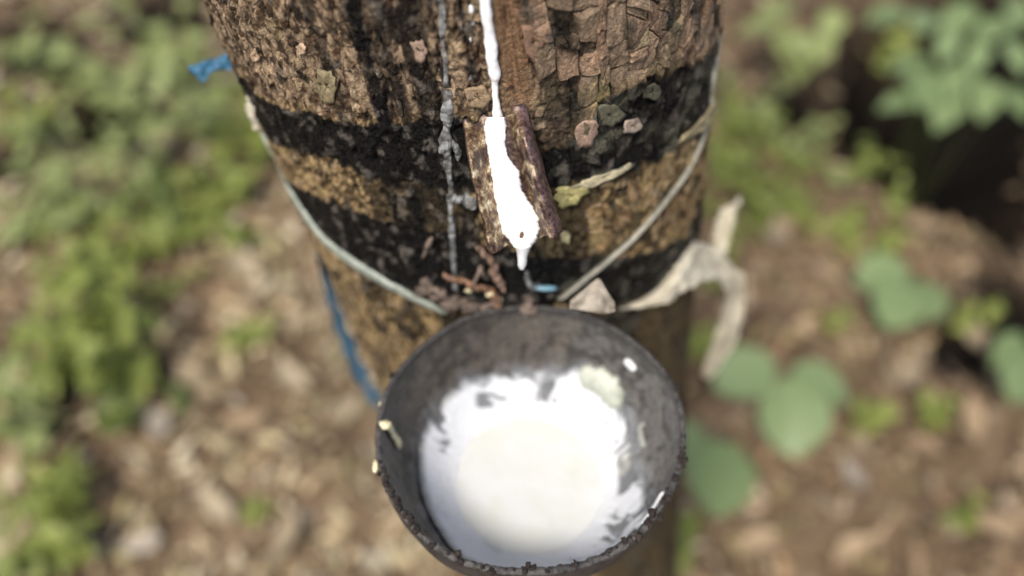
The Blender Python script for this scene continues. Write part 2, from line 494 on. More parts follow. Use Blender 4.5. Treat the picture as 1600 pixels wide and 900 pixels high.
# leaf litter: a carpet nobody could count
def leaf_grid(nl=7, nw=3):
    t = np.linspace(0, 1, nl); u = np.linspace(-1, 1, nw)
    T, U = np.meshgrid(t, u, indexing='ij')
    return T, U, grid_faces(nl, nw)
def litter(name, n, box, size, pal, seed, lift=.03):
    r = np.random.default_rng(seed)
    T, U, F0 = leaf_grid(6, 3)
    x = r.uniform(box[0], box[1], n); y = r.uniform(box[2], box[3], n)
    k_ = np.ones(n, bool)
    for cc, rr, dd in SHADE_PIT:
        k_ &= np.hypot(x - cc[0], y - cc[1]) > rr * .95 * r.uniform(.7, 1.1, n)
    x, y = x[k_], y[k_]; n = len(x)
    L = r.uniform(*size, n); Wd = L * r.uniform(.28, .5, n)
    yaw = r.uniform(0, 2 * PI, n); curl = r.normal(0, .9, n); fold = r.uniform(-.2, .9, n)
    pit = r.normal(0, .28, n); rol = r.normal(0, .35, n)
    prof = np.sin(np.clip(T, .02, .98) ** .8 * PI) ** .8
    w = prof[None] * U[None] * Wd[:, None, None] * .5 * (1 + .12 * r.normal(size=(n,) + T.shape))
    l = (T[None] - .5) * L[:, None, None]
    zz = curl[:, None, None] * (T[None] - .5) ** 2 * L[:, None, None] + fold[:, None, None] * np.abs(w) + r.normal(0, .0012, (n,) + T.shape)
    # pitch, roll, yaw
    l2 = l * np.cos(pit)[:, None, None] - zz * np.sin(pit)[:, None, None]; z2 = l * np.sin(pit)[:, None, None] + zz * np.cos(pit)[:, None, None]
    w2 = w * np.cos(rol)[:, None, None] - z2 * np.sin(rol)[:, None, None]; z3 = w * np.sin(rol)[:, None, None] + z2 * np.cos(rol)[:, None, None]
    c, s = np.cos(yaw)[:, None, None], np.sin(yaw)[:, None, None]
    X = x[:, None, None] + l2 * c - w2 * s; Y = y[:, None, None] + l2 * s + w2 * c
    gh = ground_h(x, y) + r.uniform(.004, lift, n)
    Z = gh[:, None, None] + z3
    V = np.stack([X, Y, Z], -1).reshape(-1, 3)
    nv = T.size
    F = (F0[None] + (np.arange(n) * nv)[:, None, None]).reshape(-1, 4)
    pal = np.array(pal); col = pal[r.integers(0, len(pal), n)] * r.uniform(.8, 1.2, (n, 1)) * (1 + .55 * fbm(x * 5, y * 5, 2, 90.0))[:, None]
    # litter colour: lit left lightened, shade painted at right and in the pits
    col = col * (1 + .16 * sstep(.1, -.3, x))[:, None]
    col = col * (1 + sstep(.05, .5, x)[:, None] * np.array([.10, -.02, -.06])); litter_shade = sstep(.07, .8, x) * .46 + .12 * sstep(1.5, 2.1, y)
    for cc, rr, dd in SHADE_PIT:
        litter_shade = np.maximum(litter_shade, .95 * np.exp(-(((x - cc[0]) ** 2 + (y - cc[1]) ** 2) / (rr * 1.15) ** 2) ** 2))
    col = col * (1 - litter_shade)[:, None]
    C = np.concatenate([np.repeat(col, nv, 0) * (1 + .25 * r.normal(size=(n * nv, 1))).clip(.5, 1.5), np.zeros((n * nv, 1))], 1)
    return mesh_np(name, V, F, C.clip(0, 1))
PAL = [(.345, .278, .17), (.28, .205, .12), (.37, .305, .205), (.315, .245, .145), (.23, .16, .09), (.40, .345, .24), (.30, .22, .125), (.16, .115, .065), (.345, .285, .165), (.27, .23, .11)]
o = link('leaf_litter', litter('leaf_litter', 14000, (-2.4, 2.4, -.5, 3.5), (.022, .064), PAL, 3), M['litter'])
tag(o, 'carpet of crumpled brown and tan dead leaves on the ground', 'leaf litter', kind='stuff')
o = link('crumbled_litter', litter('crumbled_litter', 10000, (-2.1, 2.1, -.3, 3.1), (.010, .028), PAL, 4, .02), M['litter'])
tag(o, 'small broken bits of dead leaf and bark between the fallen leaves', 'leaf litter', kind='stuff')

# ------------------------------------------------------------------ the rubber tree
tree = empty('rubber_tree', (float(t_axis(GZ)[0]), .35, GZ), 'leaning brown rubber tree trunk with black painted bands, behind the black cup', 'tree')
def tree_child(name, me, mat, label=None):
    o = link(name, me, mat, tree); o.matrix_parent_inverse = tree.matrix_world.inverted()
    o.location = (-tree.location.x, -tree.location.y, 0) if False else o.location
    if label: o['label'] = label
    return o
bpy.context.view_layer.update()

th_front = np.linspace(-math.radians(104), math.radians(104), 700)
th = np.concatenate([th_front, np.linspace(math.radians(104), math.radians(256), 46)[1:-1]])
zr = np.concatenate([np.linspace(-.75, .56, 110)[:-1], np.linspace(.56, 1.06, 880), np.linspace(1.06, 2.4, 60)[1:]])
TH, ZZ = np.meshgrid(th, zr, indexing='ij')
S = R0 * np.where(TH > PI, TH - 2 * PI, TH)
D = disp(S, ZZ)
colr = pigment(S, ZZ)
ax, ay = t_axis(ZZ); rr = t_rad(ZZ) + D
V = np.stack([ax + rr * np.sin(TH), ay - rr * np.cos(TH), ZZ], -1)
tree_child('trunk', mesh_np('trunk', V, grid_faces(len(th), len(zr), wrap_u=True), colr.reshape(-1, 4)), M['bark'])

# bark plates: each block of the cracked bark right of the tapping groove
def clip_poly(poly, mx, my, nx, ny):
    out = []
    for i in range(len(poly)):
        a, b = poly[i], poly[(i + 1) % len(poly)]
        da = (a[0] - mx) * nx + (a[1] - my) * ny; db = (b[0] - mx) * nx + (b[1] - my) * ny
        if da <= 0: out.append(a)
        if (da < 0) != (db < 0) and da != db:
            t = da / (da - db); out.append((a[0] + (b[0] - a[0]) * t, a[1] + (b[1] - a[1]) * t))
    return out
r2 = np.random.default_rng(21)
s_lo = s_groove + .0065
edges = [s_lo]
while edges[-1] < .152: edges.append(edges[-1] + r2.uniform(.0046, .0090))
def col_edge(k, z): return edges[k] + .0030 * float(perlin(np.array([z * 38.]), np.array([k * .55]), 1)[0]) + .0012 * float(perlin(np.array([z * 140.]), np.array([k * 3.3]), 4)[0])
def to_px(P):
    q = P - O; d = np.dot(q, FWD); return 800 + FPX * np.dot(q, RT) / d, 450 - FPX * np.dot(q, UPV) / d
cands = []
for k in range(len(edges) - 1):
    zz_ = .77 + r2.uniform(0, .008); tl = r2.normal(0, .0009)
    while zz_ < 1.0:
        hh_ = r2.choice([.0045, .006, .008, .010, .0135]) * r2.uniform(.85, 1.15); tl2 = r2.normal(0, .0017)
        z1_, z2_ = zz_, zz_ + hh_
        s = (edges[k] + edges[k + 1]) / 2; z = (z1_ + z2_) / 2
        poly = [(col_edge(k, z1_), z1_ - tl), (col_edge(k + 1, z1_), z1_ + tl), (col_edge(k + 1, z2_), z2_ + tl2), (col_edge(k, z2_), z2_ - tl2)]
        zz_ = z2_; tl = tl2
        b1t, b1b, b2t, b2b = [float(f(s)) for f in (band1_top, band1_bot, band2_top, band2_bot)]
        pr = .94 if z > b1t - .002 else .70 if z > b1b else .6 if z > b2t else .15
        if s < s_lo + .0135 and z < .95: continue
        X, Y = to_px(trunk_pt(s, z))
        if Y < -25 or Y > 420 or r2.random() > pr: continue
        if r2.random() < .22:       # some blocks are split in two
            m1, m2 = r2.uniform(.35, .65), r2.uniform(.35, .65)
            A_ = tuple(np.array(poly[0]) * (1 - m1) + np.array(poly[1]) * m1); B_ = tuple(np.array(poly[3]) * (1 - m2) + np.array(poly[2]) * m2)
            cands.append((s, z, [poly[0], A_, B_, poly[3]], b1t)); cands.append((s, z, [A_, poly[1], poly[2], B_], b1t))
        else: cands.append((s, z, poly, b1t))
cands.sort(key=lambda c: -c[1])
big_first = sorted(range(len(cands)), key=lambda i: -(cands[i][2][1][0] - cands[i][2][0][0]) * (cands[i][2][3][1] - cands[i][2][0][1]))
own = set(big_first[:299])
def plate_mesh(poly, s, z, hgt, tilt, tint, shrink=.86, nsub=3, r=r2):
    P = []
    n = len(poly)
    for i in range(n):
        a, b = poly[i], poly[(i + 1) % n]
        for k in range(nsub):
            t = k / nsub
            P.append((a[0] + (b[0] - a[0]) * t, a[1] + (b[1] - a[1]) * t))
    P = np.array(P); c = P.mean(0)
    wob = 1 + r.normal(0, .06, len(P))
    rings = []
    for sc, h in ((shrink * 1.02, -.0026), (shrink, hgt * .75), (shrink * .93, hgt), (shrink * .55, hgt * 1.08), (.02, hgt * 1.1)):
        q = c + (P - c) * (sc * (wob if sc > .3 else 1))[:, None] if sc > .3 else c + (P - c) * sc
        base = disp(q[:, 0], q[:, 1]) * .35
        hh = base + h + (tilt[0] * (q[:, 0] - c[0]) + tilt[1] * (q[:, 1] - c[1])) * (1 if h > 0 else 0)
        if h > 0: hh = hh + r.normal(0, .00012, len(P)) + fbm(q[:, 0] * 600, q[:, 1] * 600, 2, 3) * .0004
        rings.append((q, hh))
    Q = np.concatenate([a for a, _ in rings]); H = np.concatenate([b for _, b in rings])
    V = trunk_pt(Q[:, 0], Q[:, 1], H)
    m = len(P); F = []
    for k in range(len(rings) - 1):
        for i in range(m):
            j = (i + 1) % m
            F.append((k * m + i, k * m + j, (k + 1) * m + j, (k + 1) * m + i))
    F = np.array(F)
    a = 2 * np.sum(P[:, 0] * np.roll(P[:, 1], -1) - P[:, 1] * np.roll(P[:, 0], -1))
    if a < 0: F = F[:, ::-1]
    C = pigment(Q[:, 0], Q[:, 1], tint)
    return V, F, C
rest = [[], [], [], 0]
for ci, (s, z, poly, b1t) in enumerate(cands):
    hgt = r2.uniform(.0004, .0022) if z > b1t - .004 else r2.uniform(.0001, .0008)
    q = r2.random()
    tint = np.array([1.0, 1.0, 1.0]) * r2.uniform(.65, 1.25)
    if q < .3: tint = tint * np.array([1.06, .98, .97])
    elif q < .4: tint = tint * np.array([.95, 1.0, .9])
    Vp, Fp, Cp = plate_mesh(poly, s, z, hgt, r2.normal(0, .10, 2), tint, r2.uniform(.86, .97))
    if ci in own: tree_child('bark_plate', mesh_np('bark_plate', Vp, Fp, Cp, smooth=False), M['bark'])
    else:
        rest[0].append(Vp); rest[1].append(Fp + rest[3]); rest[2].append(Cp); rest[3] += len(Vp)
if rest[3]:
    tag(tree_child('small_bark_plates', mesh_np('small_bark_plates', *[np.concatenate(q) for q in rest[:3]], smooth=False), M['bark']), kind='stuff')

def sheet_poly(name, pxs, off, thick, rgb, parent, mat, label=None, curl=.00025, jag=.08, paint=0.0, seed=0):
    """a small flake that lies on the trunk: outline given as points of the photograph found on the bark"""
    r = np.random.default_rng(seed + 100)
    sz = np.array([trunk_hit(*p) for p in pxs]); n = len(sz)
    P = []
    for i in range(n):
        for k in range(4):
            t = k / 4; P.append(sz[i] * (1 - t) + sz[(i + 1) % n] * t)
    P = np.array(P); c = P.mean(0); span = np.abs(P - c).max()
    P = c + (P - c) * (1 + r.normal(0, jag, len(P)))[:, None]
    rings = []
    for sc, h in ((1.0, 0), (1.0, thick), (.75, thick), (.4, thick), (.02, thick)):
        q = c + (P - c) * sc
        lift = curl * (sc ** 2) * (1 + .8 * np.sin(np.arange(len(P)) * .9 + seed))
        hh = disp(q[:, 0], q[:, 1]) * .4 + off + h + lift + fbm(q[:, 0] * 500, q[:, 1] * 500, 2, 5) * .0006
        rings.append((q, hh))
    Q = np.concatenate([a for a, _ in rings]); H = np.concatenate([b for _, b in rings])
    V = trunk_pt(Q[:, 0], Q[:, 1], H); m = len(P)
    F = [(k * m + i, k * m + (i + 1) % m, (k + 1) * m + (i + 1) % m, (k + 1) * m + i) for k in range(4) for i in range(m)]
    F += [(i, 4 * m + i, 4 * m + (i + 1) % m, (i + 1) % m) for i in range(m)]
    F = np.array(F)
    nn = fbm(Q[:, 0] * 400, Q[:, 1] * 400, 3, 6)
    C = np.concatenate([np.array(rgb)[None] * (1 + .7 * nn[:, None]), np.full((len(Q), 1), paint)], 1).clip(0, 1)
    me = mesh_np(name, V, F, C)
    import bmesh as _b
    bm = _b.new(); bm.from_mesh(me); _b.ops.recalc_face_normals(bm, faces=bm.faces); bm.to_mesh(me); bm.free()
    o = tree_child(name, me, mat) if parent is tree else link(name, me, mat, parent)
    if label: o['label'] = label
    return o

flakes = [
    ([(893, 205), (905, 186), (925, 183), (931, 200), (920, 222), (900, 228)], .0016, (.27, .185, .135), 'pinkish lifted bark flake on the black band'),
    ([(968, 203), (974, 186), (992, 182), (1001, 195), (988, 203)], .0014, (.29, .23, .18), 'small pale bark flake on the black band'),
    ([(866, 290), (900, 285), (918, 292), (905, 303), (895, 315), (872, 318), (866, 303)], .0018, (.40, .36, .15), 'yellow-green peeling bark scrap beside the spout'),
    ([(890, 286), (925, 270), (962, 258), (978, 248), (981, 255), (950, 272), (915, 288)], .0020, (.42, .37, .24), 'long thin pale peel beside the spout'),
    ([(1000, 136), (1020, 128), (1033, 140), (1025, 155), (1004, 150)], .0004, (.075, .07, .045), None),
    ([(932, 165), (958, 160), (975, 178), (955, 196), (935, 192)], .0004, (.10, .095, .06), None),
    ([(500, 105), (520, 108), (533, 128), (525, 155), (508, 158), (498, 130)], .0006, (.19, .155, .085), 'olive bark scale above the black band'),
    ([(468, 68), (476, 62), (484, 70), (480, 80), (472, 80)], .0012, (.40, .29, .19), None),
    ([(645, 62), (660, 58), (668, 72), (664, 90), (650, 86)], .0010, (.29, .205, .15), None),
    ([(398, 82), (404, 72), (410, 90), (402, 94)], .0012, (.38, .27, .18), None),
    ([(875, 362), (884, 358), (889, 366), (886, 377), (876, 374)], .0012, (.60, .52, .28), 'tiny cream scrap below the peeling bark'),
    ([(725, 135), (752, 130), (768, 150), (755, 165), (728, 162)], .0005, (.24, .17, .10), None),
    ([(1055, 215), (1085, 190), (1108, 160), (1113, 168), (1098, 195), (1066, 218)], .0016, (.30, .25, .14), 'olive strip of peeling bark at the right edge'),
    ([(815, 40), (835, 30), (850, 60), (838, 95), (822, 88)], .0008, (.19, .115, .075), None),
]
for k, (pp, off, rgb, lab) in enumerate(flakes):
    sheet_poly('bark_flake', pp, off, .0007, rgb, tree, M['flake'], lab, seed=k)

# loose scaly chips on the left face
r3 = np.random.default_rng(5)
for k in range(260):
    x = r3.uniform(355, 790); y = r3.uniform(-15, 178)
    if x < 345 + y * .42 or abs(x - 765) < 22 or abs(x-693)<12: continue
    s, z = trunk_hit(x, y)
    w = r3.uniform(.0010, .0028); h = r3.uniform(.0016, .0042)
    a = r3.uniform(0, 2 * PI, 6); a.sort()
    poly = [(s + w * math.cos(t), z + h * math.sin(t)) for t in a]
    if len(poly) < 4: continue
    Vp, Fp, Cp = plate_mesh(poly, s, z, r3.uniform(.0002, .0008), r3.normal(0, .22, 2), np.array([1, 1, 1]) * r3.uniform(.75, 1.5), 1.0, 2, r3)
    tree_child('bark_scale', mesh_np('bark_scale', Vp, Fp, Cp, smooth=False), M['bark'])

# ------------------------------------------------------------------ things that run over the trunk: latex, cords
def resample(P, n):
    P = np.array(P, float); d = np.r_[0, np.cumsum(np.linalg.norm(np.diff(P[:, :2], axis=0), axis=1))]
    t = np.linspace(0, d[-1], n)
    L = np.stack([np.interp(t, d, P[:, k]) for k in range(P.shape[1])], -1)
    k = max(1, n // 60); ker = np.ones(2 * k + 1) / (2 * k + 1)
    Q = np.stack([np.convolve(np.pad(L[:, c], k, mode='edge'), ker, 'valid') for c in range(L.shape[1])], -1)
    return Q

def run_on_trunk(name, pts, hgt, mat, n=200, nc=11, edge=.2, off=.0, seed=0, seat=.9, px=True, flat=False, nscale=130, rgh=.35, soft=False):
    """pts: (px, py, width px) or (s, z, width m); a rounded bead or strap lying on the bark"""
    if px:
        a = []
        for p in pts:
            s, z = trunk_hit(p[0], p[1]); q = trunk_pt(s, z); dep = float(np.dot(q - O, FWD))
            a.append((s, z, p[2] * dep / FPX))
        pts = a
    Q = resample(pts, n)
    s, z, w = Q[:, 0], Q[:, 1], Q[:, 2] * .5
    T = np.gradient(Q[:, :2], axis=0); T /= np.linalg.norm(T, axis=1)[:, None] + 1e-9
    Nn = np.stack([-T[:, 1], T[:, 0]], -1)
    dl = np.r_[0, np.cumsum(np.linalg.norm(np.diff(Q[:, :2], axis=0), axis=1))]
    eL = 1 + edge * fbm(dl * nscale, 0 * dl + 3, 3, seed + 1.0) * 2; eR = 1 + edge * fbm(dl * nscale, 0 * dl + 8, 3, seed + 2.0) * 2
    u = np.linspace(-1, 1, nc); rows = []; hts = []
    for k in range(nc):
        e = eL if u[k] < 0 else eR
        q = Q[:, :2] + Nn * (w * u[k] * np.maximum(e, .15))[:, None]
        prof = math.sqrt(max(0, 1 - u[k] ** 2)) if not flat else (1 - abs(u[k]) ** 6)
        rows.append(q); hts.append(prof)
    taper = np.clip(np.minimum(np.arange(n), np.arange(n)[::-1]) / (n * .01 + 1), 0, 1) ** .5
    hw = np.minimum(1.0, w / (w.max() * .5 + 1e-9)) if not flat else 1
    topV, botV = [], []
    dc = disp(Q[:, 0], Q[:, 1])
    if soft:
        ker = np.ones(25) / 25; dc = np.convolve(np.pad(dc, 12, mode='edge'), ker, 'valid')
    for k in range(nc):
        q = rows[k]
        d = dc if soft else disp(q[:, 0], q[:, 1]) * (1 - seat) + dc * seat if flat else np.maximum(disp(q[:, 0], q[:, 1]), dc - .0004) * .8 + dc * .2
        rg = fbm(q[:, 0] * 400, q[:, 1] * 300, 3, seed + 4.0) * hgt * rgh * hts[k]
        topV.append(trunk_pt(q[:, 0], q[:, 1], d + off + (hgt * hts[k] * hw + rg) * taper))
        botV.append(trunk_pt(q[:, 0], q[:, 1], d + off - .0006))
    V = np.concatenate([np.array(topV), np.array(botV)[::-1]], 0)        # closed loop of 2*nc
    F = grid_faces(2 * nc, n, wrap_u=True)
    V = V.reshape(-1, 3)
    nV = 2 * nc
    caps = [tuple(i * n for i in range(nV)), tuple(i * n + n - 1 for i in range(nV))][:]
    me = mesh_any(name, V, [tuple(f) for f in F.tolist()] + [caps[0][::-1], caps[1]])
    import bmesh as _b
    bm = _b.new(); bm.from_mesh(me); _b.ops.recalc_face_normals(bm, faces=bm.faces); bm.to_mesh(me); bm.free()
    return link(name, me, mat)

o = run_on_trunk('latex_stream', [(752, -60, 14), (757, 0, 16), (762, 30, 20), (766, 60, 18), (768, 90, 20), (773, 112, 22), (772, 128, 11), (773, 150, 12), (775, 165, 12), (778, 185, 22), (781, 196, 34)],
                 .0017, M['latex'], 320, 13, .22, seed=1, nscale=120, rgh=.04, soft=True)
tag(o, 'fresh white latex running down the bark groove into the metal spout', 'latex')
o = run_on_trunk('dried_latex_streak', [(686, -60, 10), (690, 0, 8), (691, 30, 13), (692, 60, 5), (695, 85, 12), (697, 110, 6), (699, 150, 15), (700, 185, 20), (697, 205, 14), (697, 222, 20), (700, 240, 10), (701, 262, 12), (704, 285, 6), (704, 310, 12), (705, 335, 5), (706, 360, 11), (707, 385, 5), (709, 410, 10), (711, 430, 5), (712, 455, 9)],
                 .0004, M['latex_old'], 320, 11, .5, seed=3, nscale=110)
tag(o, 'grey dried latex streak running down left of the metal spout', 'dried latex')
o = run_on_trunk('dried_latex_curl', [(688, 228, 8), (700, 220, 12), (712, 222, 12), (718, 232, 9), (714, 240, 6)], .0022, M['latex_old'], 60, 9, .2, off=.0008, seed=5)
tag(o, 'small grey curl of dried latex left of the spout', 'dried latex')
o = run_on_trunk('clear_latex_lump', [(708, 300, 12), (718, 306, 22), (732, 312, 26), (742, 318, 12)], .0022, M['latex_old'], 60, 9, .3, off=.0003, seed=6)
tag(o, 'grey translucent latex lump touching the left side of the spout', 'dried latex')

def blob_mesh(name, r, sx=1, sy=1, sz=1, rough=.25, seed=0, nu=14, nv=8, freq=2.0):
    u = np.linspace(0, 2 * PI, nu, endpoint=False); v = np.linspace(0.0, PI, nv)
    U, Vv = np.meshgrid(u, v, indexing='ij')
    x, y, z = np.cos(U) * np.sin(Vv), np.sin(U) * np.sin(Vv), np.cos(Vv)
    k = 1 + rough * perlin(x * freq + seed * 5.1, y * freq + 3 + seed, z * freq) * 2
    V = np.stack([x * k * r * sx, y * k * r * sy, z * k * r * sz], -1)
    return mesh_np(name, V, grid_faces(nu, nv, wrap_u=True, flip=True))

def on_trunk_blob(name, px, py, rpx, mat, label, cat, group=None, h=.5, el=1.0, off=0, seed=0, rough=.15):
    s, z = trunk_hit(px, py); p = trunk_pt(s, z, float(disp(np.array([s]), np.array([z]))[0]) + off); dep = float(np.dot(p - O, FWD)); r = rpx * dep / FPX
    me = blob_mesh(name, r, 1, h, el, rough, seed, 20, 12)
    o = link(name, me, mat); o.location = p; o.rotation_euler = (0, 0, s / R0)
    return tag(o, label, cat, group)
on_trunk_blob('latex_drop', 736, 60, 7, M['latex'], 'round white latex drop left of the fresh latex stream', 'latex drop', 'white latex drops on the bark', seed=1)
on_trunk_blob('latex_drop', 737, 39, 5, M['latex'], 'small white latex drop above the round one', 'latex drop', 'white latex drops on the bark', el=1.5, seed=2)
on_trunk_blob('latex_drop', 736, 14, 4, M['latex'], 'topmost tiny latex drop left of the fresh latex stream', 'latex drop', 'white latex drops on the bark', el=2.2, seed=3)
on_trunk_blob('latex_drop', 734, 122, 4, M['latex_old'], 'bluish grey latex drop low in the thin dark crack', 'latex drop', 'white latex drops on the bark', el=1.6, seed=4)
on_trunk_blob('latex_drop', 687, 118, 5, M['latex_old'], 'grey latex drop beside the dried latex streak', 'latex drop', 'white latex drops on the bark', el=2, seed=5)

# cords
cs, cz = [], []
left_px = [(409, 212, 10), (425, 245, 12), (445, 285, 15), (470, 325, 18), (500, 365, 22), (545, 402, 25), (590, 430, 23), (640, 456, 17), (680, 478, 12), (706, 491, 8)]
lp = []
for p in left_px:
    s, z = trunk_hit(p[0] + (4 if p[0] < 500 else 0), p[1]); dep = float(np.dot(trunk_pt(s, z) - O, FWD)); lp.append((s, z, p[2] * dep / FPX))
s0, z0, w0 = lp[0]
back = [(-.335, z0 + .035, .003), (-.28, z0 + .034, .003), (s0 - .05, z0 + .024, .003)]
o = run_on_trunk('green_string', back + lp, .0013, M['cord'], 320, 9, .05, off=.0010, seed=11, px=False, flat=True, rgh=.1, soft=True)
tag(o, 'flat pale green plastic cord slanting down the left of the trunk to the cup', 'cord')
rp = []
for p in [(868, 470, 6), (905, 440, 6), (960, 392, 6), (1010, 345, 6), (1048, 303, 6), (1075, 262, 6), (1095, 215, 6), (1108, 165, 6), (1112, 120, 6)]:
    s, z = trunk_hit(*p[:2]); dep = float(np.dot(trunk_pt(s, z) - O, FWD)); rp.append((s, z, p[2] * dep / FPX))
s1, z1, w1 = rp[-1]
o = run_on_trunk('tie_wire', rp + [(s1 + .04, z1 + .015, .0018), (.27, z1 + .02, .0018), (.335, z1 + .018, .0018)], .0016, M['cord_thin'], 300, 9, .03, off=.0014, seed=12, px=False, rgh=.05, soft=True)
tag(o, 'thin pale wire slanting up the right of the trunk from the cup', 'wire')

# free sheets (torn plastic)
def sheet(name, rows, mat, label, cat, thick=.00035, nu=7, nl=60, wr=.0012, seed=0):
    """rows: (px, py, width px, direction deg, distance y)"""
    A = resample([(r[0], r[1], r[2], r[3], r[4]) for r in rows], nl)
    u = np.linspace(-1, 1, nu); V = []
    for k, (x, y, w, a, dy) in enumerate(A):
        for q in u:
            e = 1 + .2 * math.sin(k * .7 + seed + (3 if q > 0 else 0)) * abs(q)
            dep = float(np.dot(at_y(x, y, dy) - O, FWD))
            P = at_depth(x + q * w * .5 * e * math.cos(math.radians(a)), y + q * w * .5 * e * math.sin(math.radians(a)), dep)
            P[1] += wr * (2.2 * math.sin(q * 2.2 + k * .13 + seed) + math.sin(q * 5 + k * .31)) + .004 * q * math.sin(k * .06 + seed)
            V.append(P)
    V = np.array(V)
    me = mesh_np(name, V, grid_faces(nl, nu))
    o = link(name, me, mat); md = o.modifiers.new('thickness', 'SOLIDIFY'); md.thickness = thick
    return tag(o, label, cat)
flat_rows = [(965, 474, 967, 484, .262), (1000, 464, 1003, 482, .265), (1035, 446, 1042, 474, .272), (1062, 408, 1070, 456, .285), (1082, 374, 1090, 440, .30), (1108, 384, 1112, 436, .31), (1136, 402, 1128, 442, .318), (1160, 428, 1134, 456, .322), (1166, 465, 1130, 476, .326), (1160, 510, 1124, 508, .33), (1146, 545, 1112, 542, .334), (1126, 575, 1100, 571, .338), (1108, 594, 1098, 590, .34)]
def strip_from_rows(name, rows, mat, label, cat, n=90, nu=13, wr=.0045):
    A = resample(rows, n); V = []
    for k, (x0, y0, x1, y1, dy) in enumerate(A):
        dep = float(np.dot(at_y((x0 + x1) / 2, (y0 + y1) / 2, dy) - O, FWD))
        for t in np.linspace(0, 1, nu):
            j = .22 * float(perlin(np.array([k * .35 + (40 if t > .5 else 0)]), np.array([.5]), 1)[0]) * (abs(t - .5) * 2) ** 3
            P = at_depth(x0 + (x1 - x0) * (t + j * (t - .5)), y0 + (y1 - y0) * (t + j * (t - .5)), dep)
            P += FWD * wr * float(perlin(np.array([k * .13 + t * 2.5]), np.array([t * 4.2 - k * .05]), 2)[0]) + FWD * wr * .5 * float(perlin(np.array([k * .4 + t * 5]), np.array([t * 9.]), 2)[0]) + FWD * wr * .5 * math.sin(t * 6 + k * .1)
            V.append(P)
    o = link(name, mesh_np(name, np.array(V), grid_faces(n, nu)), mat); md = o.modifiers.new('thickness', 'SOLIDIFY'); md.thickness = .0003
    return tag(o, label, cat)
strip_from_rows('torn_plastic_strip', flat_rows, M['film'], 'torn cream plastic strip tied round the trunk and hanging off its right side', 'plastic strip')
sheet('plastic_scrap', [(1122, 402, 20, 10, .345), (1126, 370, 26, 0, .35), (1134, 340, 24, 5, .355), (1146, 318, 14, 20, .36), (1158, 312, 6, 40, .365)],
      M['film'], 'short torn piece of pale plastic standing up behind the cream strip', 'plastic strip', seed=4, wr=.001)
sheet('blue_strap', [(497, 395, 3, 0, .325), (505, 420, 8, 0, .33), (517, 460, 16, 0, .335), (531, 505, 20, -8, .34), (548, 550, 24, -12, .345), (566, 590, 26, -15, .35), (586, 625, 24, -20, .35), (602, 650, 16, -20, .35)],
      M['blue'], 'blue plastic strap hanging along the lower left edge of the trunk', 'strap', seed=2, wr=.0006)
def flat_sheet(name, rows, dep, mat, label, cat, wr=.0012, seed=0):
    """rows across: (px left, py left, px right, py right)"""
    A = resample(rows, 24); V = []
    for k, (x0, y0, x1, y1) in enumerate(A):
        for t in np.linspace(0, 1, 9):
            P = at_depth(x0 + (x1 - x0) * t, y0 + (y1 - y0) * t, dep)
            P += FWD * (wr * (math.sin(k * .5 + t * 4 + seed) + .6 * math.sin(k * .23 - t * 7)))
            V.append(P)
    o = link(name, mesh_np(name, np.array(V), grid_faces(24, 9)), mat); md = o.modifiers.new('thickness', 'SOLIDIFY'); md.thickness = .0003
    return tag(o, label, cat)
flat_sheet('blue_plastic_scrap', [(292, 103, 297, 112), (306, 99, 306, 117), (315, 97, 315, 131), (325, 94, 325, 116), (338, 90, 340, 110), (352, 86, 352, 108), (362, 86, 362, 112)], .40,
           M['blue'], 'torn blue plastic scrap sticking out from the upper left edge of the trunk', 'plastic scrap')
flat_sheet('plastic_corner', [(890, 470, 888, 482), (915, 450, 915, 486), (936, 432, 938, 490), (950, 458, 950, 490), (962, 474, 962, 486)], .358,
           M['film_dull'], 'pale crumpled corner of plastic on the black band just above the cup', 'plastic scrap', .0008, 2)
s_, z_ = trunk_hit(850, 442)
pp = trunk_pt(s_, z_, .003)
me = blob_mesh('blue_chip', .0052, 1, .25, .26, .06, 3, 20, 10)
o = link('blue_chip', me, plain_mat('pale_blue_plastic', (.16, .30, .37), .4, 200, .1, .001, .2)); o.location = pp
tag(o, 'tiny pale blue plastic chip on the black band above the cup', 'plastic chip')
# white rag bit at the left edge
o = run_on_trunk('pale_latex_patch', [(383, 152, 8), (392, 165, 14), (400, 180, 18), (409, 194, 12), (413, 202, 5)], .0026, M['film'], 60, 9, .4, off=.0006, seed=8)
tag(o, 'pale dried latex patch at the left edge of the trunk, above the cord', 'dried latex')

# debris above the cup
def scrap(name, pts, hgt, mat, label, cat, off=.001, seed=0, edge=.22):
    o = run_on_trunk(name, pts, hgt, mat, 70, 7, edge, off=off, seed=seed, nscale=300); return tag(o, label, cat)
M['orange'] = plain_mat('orange_peel', (.26, .13, .065), .5, 400, .6, .001, 0, col2=(.09, .055, .04), cscale=220, trans=.2)
M['orange_dark'] = plain_mat('brown_peel', (.19, .12, .08), .5, 400, .6, .001, 0, col2=(.10, .06, .04), cscale=220)
M['clump'] = plain_mat('clumped_debris', (.20, .145, .11), .5, 400, .8, .002, 0, col2=(.035, .025, .02), cscale=200)
scrap('orange_bark_curl', [(693, 421, 7), (715, 428, 13), (738, 436, 14), (760, 445, 16), (773, 458, 20), (778, 470, 12)], .0016, M['orange'], 'curled orange bark strip just above the cup rim', 'bark strip', .003, 1)
scrap('bark_curl', [(745, 375, 8), (760, 388, 12), (775, 405, 10), (770, 420, 14), (781, 432, 14), (786, 446, 8)], .0014, M['orange_dark'], 'small brown curl of bark hanging under the spout', 'bark strip', .003, 2)
scrap('twig_scrap', [(662, 398, 4), (668, 385, 9), (672, 375, 11), (676, 370, 5)], .002, M['clump'], 'tiny upright bark scrap left of the spout', 'bark strip', .001, 3)
